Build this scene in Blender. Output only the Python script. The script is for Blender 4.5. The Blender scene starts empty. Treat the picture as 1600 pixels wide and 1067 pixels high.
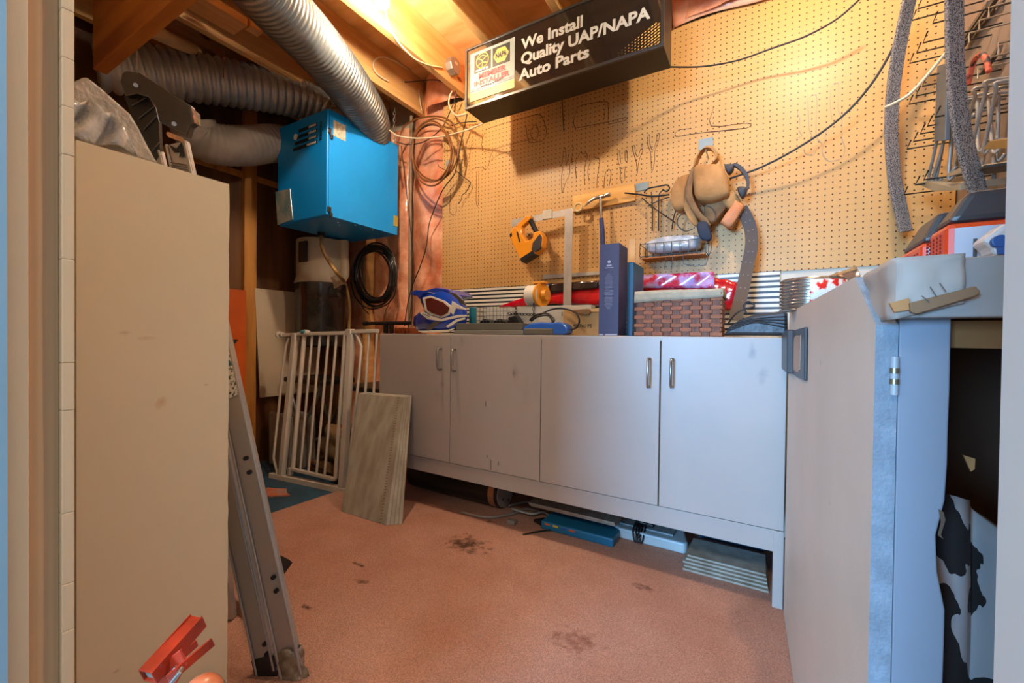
import bpy, bmesh, math, random
from mathutils import Vector, Matrix
random.seed(7)
SC = bpy.context.scene
COL = SC.collection
R_ = math.radians

# ------------------------------------------------------------------ camera
F_PX = 660.0
YAW, PITCH, ROLL = R_(30.546), R_(-0.690), R_(0.695)
EYE = Vector((0.0, 0.0, 0.89))
cF = Vector((-math.sin(YAW) * math.cos(PITCH), math.cos(YAW) * math.cos(PITCH), math.sin(PITCH)))
r0 = Vector((math.cos(YAW), math.sin(YAW), 0)); u0 = r0.cross(cF)
cR = math.cos(ROLL) * r0 + math.sin(ROLL) * u0
cU = -math.sin(ROLL) * r0 + math.cos(ROLL) * u0
cam_d = bpy.data.cameras.new('camera'); cam = bpy.data.objects.new('camera', cam_d); COL.objects.link(cam)
cam_d.sensor_width = 36.0; cam_d.lens = 36.0 * F_PX / 1600.0; cam_d.clip_start = 0.02; cam_d.clip_end = 60
m = Matrix((cR, cU, -cF)).transposed().to_4x4(); m.translation = EYE
cam.matrix_world = m
SC.camera = cam

# ------------------------------------------------------------------ view, world, lights
SC.view_settings.view_transform = 'Standard'; SC.view_settings.look = 'None'
SC.view_settings.gamma = 1.0; SC.view_settings.use_curve_mapping = False
SC.view_settings.exposure = 0.28
w = bpy.data.worlds.new('world'); SC.world = w; w.use_nodes = True
w.node_tree.nodes['Background'].inputs[0].default_value = (0.50, 0.68, 1.0, 1)
w.node_tree.nodes['Background'].inputs[1].default_value = 0.6

def point_light(name, loc, energy, col, r):
    l = bpy.data.lights.new(name, 'POINT'); l.energy = energy; l.color = col; l.shadow_soft_size = r
    o = bpy.data.objects.new(name, l); COL.objects.link(o); o.location = loc; return o
def area_light(name, loc, target, energy, col, sx, sy):
    l = bpy.data.lights.new(name, 'AREA'); l.shape = 'RECTANGLE'; l.size = sx; l.size_y = sy; l.energy = energy; l.color = col
    o = bpy.data.objects.new(name, l); COL.objects.link(o); o.location = loc
    o.rotation_euler = (Vector(target) - Vector(loc)).to_track_quat('-Z', 'Y').to_euler(); return o
BULB = Vector((-1.465, 1.32, 2.36)); BULB_B = Vector((0.20, 1.42, 2.40))
BULB_W, BULB_B_W = 41.0, 38.0   # watts radiated by the two glass bulbs (emissive, built in the lamps section)
# daylight of the neighbouring room's window, coming through the open doorway
area_light('window_daylight', (-1.45, -5.0, 1.45), (0.1, 1.6, 0.6), 540, (0.28, 0.58, 1.0), 1.5, 1.3)
area_light('hall_fill_light', (-0.2, -1.4, 2.44), (-0.3, -1.0, 0), 30, (1.0, 0.90, 0.78), 0.5, 0.5)  # unseen fill light added to brighten jambs, floor and left cabinet

# ------------------------------------------------------------------ pixel -> world
def ray(x, y): return cR * ((x - 800) / F_PX) - cU * ((y - 533.5) / F_PX) + cF
def aY(x, y, Y): r = ray(x, y); return EYE + r * (Y / r.y)
def aX(x, y, X): r = ray(x, y); return EYE + r * (X / r.x)
def aZ(x, y, Z=0.0): r = ray(x, y); return EYE + r * ((Z - EYE.z) / r.z)
def aD(x, y, D): return EYE + ray(x, y) * D

# ------------------------------------------------------------------ materials
def lin(h):
    if isinstance(h, str):
        c = [int(h[i:i + 2], 16) / 255 for i in (0, 2, 4)]
    else: c = list(h)
    return tuple((v / 12.92 if v <= 0.04045 else ((v + 0.055) / 1.055) ** 2.4) for v in c) + (1,)
MATS = {}
def mat(name, col, rough=0.5, metal=0.0, var=0.10, scale=8.0, bump=0.0, bscale=60, emis=0, stretch=None, spec=0.5, col2=None, detail=4, trans=0, coat=0, ramp=(0.35, 0.65), alpha=1.0):
    if name in MATS: return MATS[name]
    m = bpy.data.materials.new(name); m.use_nodes = True; nt = m.node_tree; N = nt.nodes; L = nt.links
    b = N['Principled BSDF']; c = lin(col)
    b.inputs['Roughness'].default_value = rough; b.inputs['Metallic'].default_value = metal
    b.inputs['Specular IOR Level'].default_value = spec
    if trans: b.inputs['Transmission Weight'].default_value = trans
    if coat: b.inputs['Coat Weight'].default_value = coat
    if alpha < 1: b.inputs['Alpha'].default_value = alpha
    if emis:
        b.inputs['Emission Color'].default_value = c; b.inputs['Emission Strength'].default_value = emis
    tc = N.new('ShaderNodeTexCoord'); mp = N.new('ShaderNodeMapping'); L.new(tc.outputs['Object'], mp.inputs[0])
    if stretch: mp.inputs['Scale'].default_value = stretch
    n = N.new('ShaderNodeTexNoise'); n.inputs['Scale'].default_value = scale; n.inputs['Detail'].default_value = detail
    L.new(mp.outputs[0], n.inputs['Vector'])
    cr = N.new('ShaderNodeValToRGB'); L.new(n.outputs['Fac'], cr.inputs[0])
    cr.color_ramp.elements[0].position = ramp[0]; cr.color_ramp.elements[1].position = ramp[1]
    if col2: c2 = lin(col2)
    else: c2 = tuple(v * (1 - var * 1.6) for v in c[:3]) + (1,)
    cr.color_ramp.elements[0].color = c2; cr.color_ramp.elements[1].color = c
    L.new(cr.outputs[0], b.inputs['Base Color'])
    if bump:
        n2 = N.new('ShaderNodeTexNoise'); n2.inputs['Scale'].default_value = bscale; n2.inputs['Detail'].default_value = 3
        L.new(mp.outputs[0], n2.inputs['Vector'])
        bp = N.new('ShaderNodeBump'); bp.inputs['Strength'].default_value = bump; bp.inputs['Distance'].default_value = 0.01
        L.new(n2.outputs['Fac'], bp.inputs['Height']); L.new(bp.outputs[0], b.inputs['Normal'])
    MATS[name] = m; return m
def nodes_of(m): return m.node_tree.nodes, m.node_tree.links, m.node_tree.nodes['Principled BSDF']

# ------------------------------------------------------------------ mesh builder
class MB:
    def __init__(s): s.v = []; s.f = []
    def add(s, vs, fs):
        o = len(s.v); s.v += [Vector(a) for a in vs]; s.f += [tuple(i + o for i in f) for f in fs]; return s
    def box(s, a, b, M=None):
        x0, y0, z0 = a; x1, y1, z1 = b
        if x0 > x1: x0, x1 = x1, x0
        if y0 > y1: y0, y1 = y1, y0
        if z0 > z1: z0, z1 = z1, z0
        vs = [Vector(p) for p in ((x0, y0, z0), (x1, y0, z0), (x1, y1, z0), (x0, y1, z0), (x0, y0, z1), (x1, y0, z1), (x1, y1, z1), (x0, y1, z1))]
        if M: vs = [M @ p for p in vs]
        return s.add(vs, [(0, 3, 2, 1), (4, 5, 6, 7), (0, 1, 5, 4), (1, 2, 6, 5), (2, 3, 7, 6), (3, 0, 4, 7)])
    def hexa(s, p):   # 8 points: bottom quad then top quad
        return s.add(p, [(0, 3, 2, 1), (4, 5, 6, 7), (0, 1, 5, 4), (1, 2, 6, 5), (2, 3, 7, 6), (3, 0, 4, 7)])
    def tube(s, pts, r, n=10, cap=True, closed=False, sx=1.0, up=None):
        pts = [Vector(p) for p in pts]; k = len(pts)
        rs = r if isinstance(r, (list, tuple)) else [r] * k
        T = []
        for i in range(k):
            a = pts[(i - 1) % k] if (i or closed) else pts[0]; b = pts[(i + 1) % k] if (i < k - 1 or closed) else pts[-1]
            t = (b - a); T.append(t.normalized() if t.length > 1e-9 else Vector((0, 0, 1)))
        u = Vector(up) if up else (Vector((0, 0, 1)) if abs(T[0].z) < 0.9 else Vector((1, 0, 0)))
        rings = []
        for i in range(k):
            u = (u - T[i] * u.dot(T[i]));
            if u.length < 1e-6: u = T[i].orthogonal()
            u.normalize(); v = T[i].cross(u)
            rings.append([pts[i] + (u * math.cos(2 * math.pi * j / n) + v * sx * math.sin(2 * math.pi * j / n)) * rs[i] for j in range(n)])
        vs = [p for rg in rings for p in rg]; fs = []
        for i in range(k if closed else k - 1):
            i2 = (i + 1) % k
            for j in range(n):
                j2 = (j + 1) % n; fs.append((i * n + j, i * n + j2, i2 * n + j2, i2 * n + j))
        if cap and not closed:
            fs.append(tuple(range(n - 1, -1, -1))); fs.append(tuple((k - 1) * n + j for j in range(n)))
        return s.add(vs, fs)
    def cyl(s, a, b, r, n=20, r2=None): return s.tube([a, b], [r, r if r2 is None else r2], n)
    def ribbon(s, pts, wv, tv):   # rectangular section swept; wv, tv: half width / half thickness vectors or lists
        pts = [Vector(p) for p in pts]; k = len(pts)
        W = wv if isinstance(wv, list) else [wv] * k; T = tv if isinstance(tv, list) else [tv] * k
        vs = []
        for i, p in enumerate(pts):
            a, b = Vector(W[i]), Vector(T[i]); vs += [p - a - b, p + a - b, p + a + b, p - a + b]
        fs = [(3, 2, 1, 0), tuple((k - 1) * 4 + j for j in range(4))]
        for i in range(k - 1):
            for j in range(4):
                j2 = (j + 1) % 4; fs.append((i * 4 + j, i * 4 + j2, i * 4 + 4 + j2, i * 4 + 4 + j))
        return s.add(vs, fs)
    def prism(s, poly, d):   # poly: list of 3D points (planar), extruded by vector d
        poly = [Vector(p) for p in poly]; d = Vector(d); n = len(poly)
        vs = poly + [p + d for p in poly]
        fs = [tuple(range(n - 1, -1, -1)), tuple(range(n, 2 * n))] + [(i, (i + 1) % n, n + (i + 1) % n, n + i) for i in range(n)]
        return s.add(vs, fs)
    def sphere(s, c, r, M=None, nu=16, nv=10):
        c = Vector(c); rx, ry, rz = r if isinstance(r, (tuple, list)) else (r, r, r)
        vs = [Vector((0, 0, rz))]; 
        for i in range(1, nv):
            a = math.pi * i / nv
            for j in range(nu):
                b = 2 * math.pi * j / nu; vs.append(Vector((rx * math.sin(a) * math.cos(b), ry * math.sin(a) * math.sin(b), rz * math.cos(a))))
        vs.append(Vector((0, 0, -rz))); fs = []
        for j in range(nu): fs.append((0, 1 + j, 1 + (j + 1) % nu))
        for i in range(nv - 2):
            for j in range(nu):
                a = 1 + i * nu + j; b = 1 + i * nu + (j + 1) % nu; fs.append((a, a + nu, b + nu, b))
        e = len(vs) - 1
        for j in range(nu): fs.append((e, e - nu + (j + 1) % nu, e - nu + j))
        if M: vs = [M @ v for v in vs]
        return s.add([v + c for v in vs], fs)
    def grid(s, fn, nu, nv, closed_u=False):
        vs = [fn(i / (nu - (0 if closed_u else 1)), j / (nv - 1)) for j in range(nv) for i in range(nu)]
        fs = []
        for j in range(nv - 1):
            for i in range(nu if closed_u else nu - 1):
                i2 = (i + 1) % nu; fs.append((j * nu + i, j * nu + i2, (j + 1) * nu + i2, (j + 1) * nu + i))
        return s.add(vs, fs)
    def build(s, name, m, parent=None, smooth=None, bevel=0, solid=0, subsurf=0, loc=None):
        me = bpy.data.meshes.new(name); me.from_pydata([tuple(v) for v in s.v], [], s.f); me.validate()
        bm = bmesh.new(); bm.from_mesh(me); bmesh.ops.recalc_face_normals(bm, faces=bm.faces); bm.to_mesh(me); bm.free()
        if isinstance(m, (list, tuple)):
            for q in m: me.materials.append(q)
        else: me.materials.append(m)
        if smooth is not None:
            for p in me.polygons: p.use_smooth = True
            if smooth < 180: me.set_sharp_from_angle(angle=R_(smooth))
        o = bpy.data.objects.new(name, me); COL.objects.link(o)
        if parent is not None:
            o.parent = parent; o.matrix_parent_inverse = PW[parent.name].inverted() if parent.name in PW else Matrix.Identity(4)
        if bevel:
            md = o.modifiers.new('bevel', 'BEVEL'); md.width = bevel; md.segments = 2; md.limit_method = 'ANGLE'; md.angle_limit = R_(35)
        if subsurf:
            md = o.modifiers.new('sub', 'SUBSURF'); md.levels = subsurf; md.render_levels = subsurf
        if solid:
            md = o.modifiers.new('solid', 'SOLIDIFY'); md.thickness = solid; md.offset = 0
        return o
PW = {}
def thing(name, label, cat, loc=(0, 0, 0), group=None):
    o = bpy.data.objects.new(name, None); COL.objects.link(o); o.location = loc; o.empty_display_size = 0.05
    PW[o.name] = Matrix.Translation(Vector(loc)); o['label'] = label; o['category'] = cat
    if group: o['group'] = group
    return o
def tag(o, label, cat, group=None, kind=None):
    o['label'] = label; o['category'] = cat
    if group: o['group'] = group
    if kind: o['kind'] = kind
    return o
def struct(o): o['kind'] = 'structure'; return o
def spline(pts, n=8, closed=False):   # Catmull-Rom
    pts = [Vector(p) for p in pts]; k = len(pts); out = []
    rng = range(k if closed else k - 1)
    for i in rng:
        if closed: p0, p1, p2, p3 = pts[(i - 1) % k], pts[i], pts[(i + 1) % k], pts[(i + 2) % k]
        else: p0, p1, p2, p3 = pts[max(i - 1, 0)], pts[i], pts[i + 1], pts[min(i + 2, k - 1)]
        for j in range(n):
            t = j / n
            out.append(0.5 * ((2 * p1) + (p2 - p0) * t + (2 * p0 - 5 * p1 + 4 * p2 - p3) * t * t + (3 * p1 - p0 - 3 * p2 + p3) * t ** 3))
    if not closed: out.append(pts[-1])
    return out
def text(body, size, M, m, parent, name='lettering', align='LEFT', off=0.0, extrude=0.0004, sx=1.0, shear=0):
    cu = bpy.data.curves.new(name, 'FONT'); cu.body = body; cu.size = size; cu.align_x = align; cu.align_y = 'BOTTOM_BASELINE'
    cu.offset = off; cu.extrude = extrude; cu.shear = shear; cu.resolution_u = 3
    cu.materials.append(m)
    o = bpy.data.objects.new(name, cu); COL.objects.link(o)
    o.parent = parent; 
    if parent.name in PW: o.matrix_parent_inverse = PW[parent.name].inverted()
    o.matrix_basis = M @ Matrix.Diagonal((sx, 1, 1, 1))
    return o
def frame(o, xa, ya):   # matrix with local x along xa, y along ya
    xa = Vector(xa).normalized(); ya = Vector(ya); ya = (ya - xa * ya.dot(xa)).normalized(); za = xa.cross(ya)
    m = Matrix((xa, ya, za)).transposed().to_4x4(); m.translation = Vector(o); return m
FACE = lambda x, y, z: frame((x, y, z), (1, 0, 0), (0, 0, 1))   # text facing -Y
# ================================================================== materials shared
M_wood = mat('joist_wood', 'E6B474', 0.65, var=0.25, scale=3.0, stretch=(6, 0.6, 6), col2='CC9450', bump=0.15)
M_sub = mat('plywood', 'E8BC80', 0.7, scale=2.5, stretch=(1.2, 5, 1), col2='D29C5C', bump=0.1)
def knots(m, sc=2.2):
    N, L, b = nodes_of(m); src = b.inputs['Base Color'].links[0].from_socket
    tc = N.new('ShaderNodeTexCoord'); mp = N.new('ShaderNodeMapping'); L.new(tc.outputs['Object'], mp.inputs[0]); mp.inputs['Scale'].default_value = (2.2, 1, 2.2)
    v = N.new('ShaderNodeTexVoronoi'); v.inputs['Scale'].default_value = sc; L.new(mp.outputs[0], v.inputs['Vector'])
    r = N.new('ShaderNodeValToRGB'); r.color_ramp.elements[0].position = 0.03; r.color_ramp.elements[1].position = 0.075; L.new(v.outputs['Distance'], r.inputs[0])
    mx = N.new('ShaderNodeMix'); mx.data_type = 'RGBA'; L.new(r.outputs[0], mx.inputs[0]); mx.inputs[6].default_value = lin('7A4518'); L.new(src, mx.inputs[7]); L.new(mx.outputs[2], b.inputs['Base Color'])
knots(M_sub, 3.0); knots(M_wood, 2.0)
M_white = mat('white_melamine', 'D9CDBF', 0.45, var=0.04, scale=3)
M_black = mat('black_plastic', '17171A', 0.4)
M_steel = mat('steel', 'B4B2AE', 0.3, metal=1.0, var=0.1, scale=20)
M_dsteel = mat('dark_wire', '3A3836', 0.4, metal=0.8)

YW = 2.2   # pegboard face
# floor slab
m_conc = mat('concrete', '6B5F50', 0.9, scale=5, bump=0.3)
struct(MB().box((-3.1, -3.2, -0.08), (2.2, 2.4, 0)).build('floor', m_conc))
m_wallw = mat('wall_paint', 'C9BBA4', 0.8, scale=2, var=0.05)
m_dark = mat('brown_panelling', '6B4218', 0.6, scale=2.0, stretch=(1, 6, 0.5), col2='4A2B0E')
struct(MB().box((-3.1, 2.30, 0), (1.8, 2.40, 2.66)).build('wall_back', mat('foundation_wall', 'C2B49C', 0.8, scale=3)))
struct(MB().box((-3.1, 0.0, 0), (-3.0, 2.30, 2.66)).build('wall_left', m_dark))
struct(MB().box((0.62, 0.16, 0), (0.70, 2.30, 2.66)).build('wall_right', mat('grey_brown_panel', '8C7B6C', 0.7, scale=4, var=0.12)))
# wall with the doorway the camera looks through
wf = MB().box((-3.1, -0.02, 0), (-0.86, 0.13, 2.66)).box((0.075, -0.02, 0), (0.70, 0.13, 2.66)).box((-0.86, -0.02, 2.08), (0.075, 0.13, 2.66))
struct(wf.build('wall_front', m_wallw))
# subfloor above the joists
struct(MB().box((-3.1, -0.02, 2.655), (0.70, 2.4, 2.68)).build('ceiling', M_sub))
for i, fx in enumerate((-2.858, -2.452, -2.046, -1.646, -1.24, -0.834, -0.428, -0.022, 0.384)):
    struct(MB().box((fx - 0.04, 0.13, 2.42), (fx, 2.29, 2.655)).build('ceiling_joist', M_wood, bevel=0.002))
struct(MB().box((-2.215, 0.58, 1.89), (-1.40, 0.62, 2.419)).build('ceiling_beam', mat('beam_wood', 'C07A2E', 0.6, scale=3, stretch=(0.6, 6, 5), col2='955218', bump=0.1), bevel=0.002))

# ---- doorway trim, left side
m_jamb = mat('cream_gloss_paint', 'E6D2B4', 0.4, scale=1.2, stretch=(3, 3, 0.4), col2='D9BE9C', bump=0.05)
m_blue = mat('daylight_blue_tint', '8FC0E6', 0.5, var=0.03)
XJ = -0.75
def yj(x): r = ray(x, 520); return XJ * r.y / r.x
y6, y45, y97, y117 = yj(7), yj(45), yj(97), yj(117)
struct(MB().box((-0.86, -0.02, 0), (XJ, y45, 2.08)).build('trim_1', m_jamb, bevel=0.001))
struct(MB().box((-0.86, y45, 0), (XJ - 0.012, y97, 2.08)).build('trim_2', mat('browner_jamb_paint', 'D0AD85', 0.5, scale=2, stretch=(60, 60, 0.3), col2='BE9A78'), bevel=0.001))  # recessed strip in a darker, browner tone than the jamb
t3 = MB()
z = 0.0
while z < 2.0:     # casing strip with small nicks where brackets were
    z2 = min(2.08, z + random.choice((0.06, 0.09, 0.13)))
    t3.box((-0.86, y97, z), (XJ + random.uniform(-0.0012, 0.0), y117, z2)); z = z2
struct(t3.build('trim_3', m_jamb, bevel=0.0012))
struct(MB().box((XJ - 0.02, -0.02, 0), (XJ + 0.012, y6 , 2.08)).build('daylight_edge_strip', m_blue))  # edge strip tinted pale blue to paint in daylight on the jamb
# ---- doorway trim, right side: jamb close to the camera
struct(MB().box((0.0545, -0.04, 0), (0.078, 0.165, 2.08)).build('trim_5', mat('grey_white_paint', 'C9C6C0', 0.5, var=0.04, scale=2), bevel=0.004))
struct(MB().box((-0.86, -0.02, 2.06), (0.078, 0.16, 2.08)).build('trim_6', m_jamb))

# neighbouring room behind the camera, plain pale walls that bounce daylight
struct(MB().box((-2.6, -3.2, 0), (-2.5, -0.02, 2.5)).build('wall_hall_left', m_wallw))
struct(MB().box((1.7, -3.2, 0), (1.8, -0.02, 2.5)).build('wall_hall_right', m_wallw))
struct(MB().box((-2.6, -3.2, 2.5), (1.8, -0.02, 2.55)).build('ceiling_hall', m_wallw))

# ---- carpet laid over the slab, with the corner where blue vinyl shows
m_carpet = mat('pink_carpet', 'E2B09A', 1.0, scale=2.2, col2='C48A70', bump=0.9, bscale=420, spec=0.1, detail=8, ramp=(0.3, 0.7))
N, L, b = nodes_of(m_carpet); src = b.inputs['Base Color'].links[0].from_socket
tc = N.new('ShaderNodeTexCoord')
def spot(src, p, rx, ry, col, seed):
    mp = N.new('ShaderNodeMapping'); mp.inputs['Location'].default_value = (-p[0] / rx, -p[1] / ry, 0); mp.inputs['Scale'].default_value = (1 / rx, 1 / ry, 0); L.new(tc.outputs['Object'], mp.inputs[0])
    ln = N.new('ShaderNodeVectorMath'); ln.operation = 'LENGTH'; L.new(mp.outputs[0], ln.inputs[0])
    ns = N.new('ShaderNodeTexNoise'); ns.inputs['Scale'].default_value = 38 + seed; ns.inputs['Detail'].default_value = 5; L.new(tc.outputs['Object'], ns.inputs['Vector'])
    ma = N.new('ShaderNodeMath'); ma.operation = 'MULTIPLY_ADD'; L.new(ns.outputs['Fac'], ma.inputs[0]); ma.inputs[1].default_value = 2.6; L.new(ln.outputs['Value'], ma.inputs[2])
    r = N.new('ShaderNodeValToRGB'); r.color_ramp.elements[0].position = 0.0; r.color_ramp.elements[0].color = (1, 1, 1, 1); r.color_ramp.elements[1].position = 1.0; r.color_ramp.elements[1].color = (0, 0, 0, 1)
    mr = N.new('ShaderNodeMapRange'); mr.inputs[1].default_value = 1.3; mr.inputs[2].default_value = 2.1; mr.inputs[3].default_value = 0.85; mr.inputs[4].default_value = 0; L.new(ma.outputs[0], mr.inputs[0])
    mx = N.new('ShaderNodeMix'); mx.data_type = 'RGBA'; L.new(mr.outputs[0], mx.inputs[0]); L.new(src, mx.inputs[6]); mx.inputs[7].default_value = lin(col); return mx.outputs[2]
for (sx_, sy_, rx, ry, c_) in ((728, 855, 0.15, 0.08, '4A3428'), (560, 888, 0.05, 0.012, '3F2D24'), (478, 956, 0.03, 0.012, '3F2D24'), (565, 915, 0.05, 0.02, '7A5240'), (1010, 925, 0.05, 0.03, '8A5F50'), (770, 820, 0.06, 0.02, '7A5240'), (900, 1010, 0.1, 0.06, 'A86E5A')):
    p = aZ(sx_, sy_); src = spot(src, p, rx, ry, c_, sx_ % 7)
nf = N.new('ShaderNodeTexNoise'); nf.inputs['Scale'].default_value = 260; nf.inputs['Detail'].default_value = 3; L.new(tc.outputs['Object'], nf.inputs['Vector'])
mrf = N.new('ShaderNodeMapRange'); mrf.inputs[1].default_value = 0.35; mrf.inputs[2].default_value = 0.65; mrf.inputs[3].default_value = 0.72; mrf.inputs[4].default_value = 1.12; L.new(nf.outputs['Fac'], mrf.inputs[0])
vm = N.new('ShaderNodeVectorMath'); vm.operation = 'SCALE'; L.new(src, vm.inputs[0]); L.new(mrf.outputs[0], vm.inputs['Scale']); src = vm.outputs[0]
L.new(src, b.inputs['Base Color'])
a = aZ(415, 809); c = aZ(545, 765); e_ = aZ(350, 832)
cp = MB().prism([(-2.1, 0.13, 0.0045), (0.62, 0.13, 0.0045), (0.62, 2.2, 0.0045), (-2.2, 2.2, 0.0045), (c.x - 0.1, c.y + 0.02, 0.0045), (c.x, c.y, 0.0045), (a.x, a.y, 0.0045), (e_.x, e_.y, 0.0045), (-2.1, 0.9, 0.0045)][::-1], (0, 0, 0.010))
tag(cp.build('carpet', m_carpet), 'dirty pink carpet covering the workshop floor', 'carpet')
m_vin = mat('blue_vinyl', '24506A', 0.6, scale=7, col2='1B3C50', var=0.2)
vn = MB().box((-2.95, 0.9, 0), (-1.2, 1.75, 0.004)).build('vinyl_mat', m_vin)
tag(vn, 'dark blue vinyl mat showing at the carpet corner below the gate', 'mat')
q1 = aZ(430, 772)
rub = MB().prism([(q1.x + 0.09 * math.cos(t) * (1 + 0.3 * math.sin(3 * t)), q1.y + 0.05 * math.sin(t) * (1 + 0.3 * math.cos(4 * t)), 0.0045) for t in [i * math.pi / 8 for i in range(16)]], (0, 0, 0.008))
tag(rub.build('rag', mat('orange_rag', 'B9582C', 0.9, scale=14, col2='8F8078')), 'crumpled orange and grey rag lying on the blue mat', 'rag')

# ---- insulation behind plastic on the back wall, left of the pegboard
m_ins = mat('insulation_plastic', 'F8B48E', 0.25, scale=9, col2='DC7C50', bump=1.0, bscale=14, detail=6, spec=0.8, coat=0.5, ramp=(0.3, 0.62))
def bulge(x0, x1, z0, z1, y, amp, m, name, seed):
    rnd = random.Random(seed); ph = [rnd.uniform(0, 6) for _ in range(6)]
    def fn(u, v):
        X = x0 + (x1 - x0) * u; Z = z0 + (z1 - z0) * v
        e = math.sin(math.pi * min(max(u, 0.0), 1.0)) ** 0.5 if 0 < u < 1 else 0
        d = amp * e * (0.6 + 0.25 * math.sin(7 * Z + ph[0] + 2 * u) + 0.15 * math.sin(19 * Z + ph[1]) + 0.1 * math.sin(31 * X + 11 * Z + ph[2]))
        return Vector((X, y - d, Z))
    b = MB().grid(fn, 14, 60); return b.build(name, m, smooth=180, solid=0.004)
tag(bulge(-3.0, -2.62, 0.05, 2.40, 2.295, 0.06, m_ins, 'insulation_batt', 1), 'pink insulation behind plastic in the far corner behind the vacuum canister', 'insulation')
tag(bulge(-2.60, -2.22, 0.05, 2.40, 2.295, 0.075, m_ins, 'insulation_batt', 2), 'pink insulation behind plastic with the black hose coil hanging on it', 'insulation')
tag(bulge(-2.20, -1.852, 0.05, 2.60, 2.295, 0.08, m_ins, 'insulation_batt', 3), 'pink insulation behind plastic right beside the pegboard', 'insulation')
tag(MB().box((-2.625, 2.20, 0), (-2.595, 2.295, 2.42)).build('wall_stud', M_wood), 'wooden wall stud beside the black hose coil', 'stud')
cd = MB().cyl(Vector((aY(641, 350, 2.19).x, 2.19, 2.419)), Vector((aY(641, 350, 2.19).x, 2.19, 0.001)), 0.011, 10)
tag(cd.build('conduit_pipe', mat('grey_conduit', '8E7A62', 0.5), smooth=60), 'thin grey conduit running down the pink insulation', 'pipe')
# insulation bags above the pegboard between joists
for i, x0 in enumerate((-2.0, -1.6, -1.2, -0.79, -0.386, 0.02)):
    b = bulge(x0 + 0.0, x0 + 0.345, 2.425, 2.65, 2.20, 0.07, m_ins, 'rim_insulation', 10 + i)
    tag(b, ['plastic wrapped pink insulation between joists above the brown hose', 'plastic wrapped pink insulation behind the left end of the sign', 'plastic wrapped pink insulation behind the sign lettering', 'plastic wrapped pink insulation behind the right half of the sign', 'plastic wrapped pink insulation just right of the sign', 'plastic wrapped pink insulation at the top right above the pegboard'][i], 'insulation', 'insulation between the joists')
def _rim():
    p0 = aY(1052, 48, 2.195); p1 = aY(1200, 10, 2.195); 
    def fn(u, v):
        X = p0.x + (p1.x + 0.04 - p0.x) * u; Z = 2.30 + 0.27 * v
        return Vector((X, 2.185 - 0.035 * math.sin(math.pi * v) * (0.6 + 0.4 * math.sin(9 * u + 4 * v)) , Z + 0.012 * math.sin(5 * u)))
    return MB().grid(lambda u, v: fn(u, v) + Vector((0, 0, 0.105)), 20, 10).build('plastic_sheet', mat('clear_vapour_plastic', 'F3C9B4', 0.15, scale=9, col2='E9906A', bump=0.8, bscale=10, spec=0.9, coat=0.6), smooth=180, solid=0.003)
tag(_rim(), 'shiny vapour barrier plastic stapled along the pegboard top right of the sign', 'plastic sheet')
# ================================================================== helpers for marks
def blot(m, p, r, col, strength=0.8, nscale=20, wob=1.6):
    """a stain or painted shadow with a shape of its own on material m around world point p (radii r)"""
    N, L, b = nodes_of(m); src = b.inputs['Base Color'].links[0].from_socket
    tc = N.new('ShaderNodeTexCoord'); mp = N.new('ShaderNodeMapping')
    mp.inputs['Location'].default_value = tuple(-p[i] / r[i] for i in range(3)); mp.inputs['Scale'].default_value = tuple(1 / r[i] for i in range(3)); L.new(tc.outputs['Object'], mp.inputs[0])
    ln = N.new('ShaderNodeVectorMath'); ln.operation = 'LENGTH'; L.new(mp.outputs[0], ln.inputs[0])
    ns = N.new('ShaderNodeTexNoise'); ns.inputs['Scale'].default_value = nscale; ns.inputs['Detail'].default_value = 4; L.new(tc.outputs['Object'], ns.inputs['Vector'])
    ma = N.new('ShaderNodeMath'); ma.operation = 'MULTIPLY_ADD'; L.new(ns.outputs['Fac'], ma.inputs[0]); ma.inputs[1].default_value = wob; L.new(ln.outputs['Value'], ma.inputs[2])
    mr = N.new('ShaderNodeMapRange'); mr.inputs[1].default_value = wob * 0.5; mr.inputs[2].default_value = wob * 0.5 + 0.7; mr.inputs[3].default_value = strength; mr.inputs[4].default_value = 0; L.new(ma.outputs[0], mr.inputs[0])
    mx = N.new('ShaderNodeMix'); mx.data_type = 'RGBA'; L.new(mr.outputs[0], mx.inputs[0]); L.new(src, mx.inputs[6]); mx.inputs[7].default_value = lin(col); L.new(mx.outputs[2], b.inputs['Base Color'])
def fit_text(body, pL, pR, cap, m, parent, up=(0, 0, 1), off=0.0, name='lettering', n=(0, -1, 0), lift=0.0012, fontshear=0):
    pL = Vector(pL); pR = Vector(pR); xa = (pR - pL)
    M = frame(pL + Vector(n) * lift, xa, up)
    o = text(body, cap / 0.70, M, m, parent, name, off=off, shear=fontshear)
    bpy.context.view_layer.update()
    wd = (max(c[0] for c in o.bound_box) - min(c[0] for c in o.bound_box))
    me = bpy.data.meshes.new_from_object(o); me.name = name
    k = Matrix.Diagonal((xa.length / max(wd, 1e-4), 1, 1, 1)); me.transform(M @ k)
    q = bpy.data.objects.new(name, me); COL.objects.link(q); q.parent = parent
    if parent.name in PW: q.matrix_parent_inverse = PW[parent.name].inverted()
    bpy.data.objects.remove(o); return q
T_black = mat('ink_black', '141414', 0.6); T_white = mat('ink_white', 'EDEAE0', 0.5); T_red = mat('ink_red', 'D8281E', 0.5)
T_yellow = mat('ink_yellow', 'B8A348', 0.5); T_grey = mat('ink_grey', '55534E', 0.6)

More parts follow.
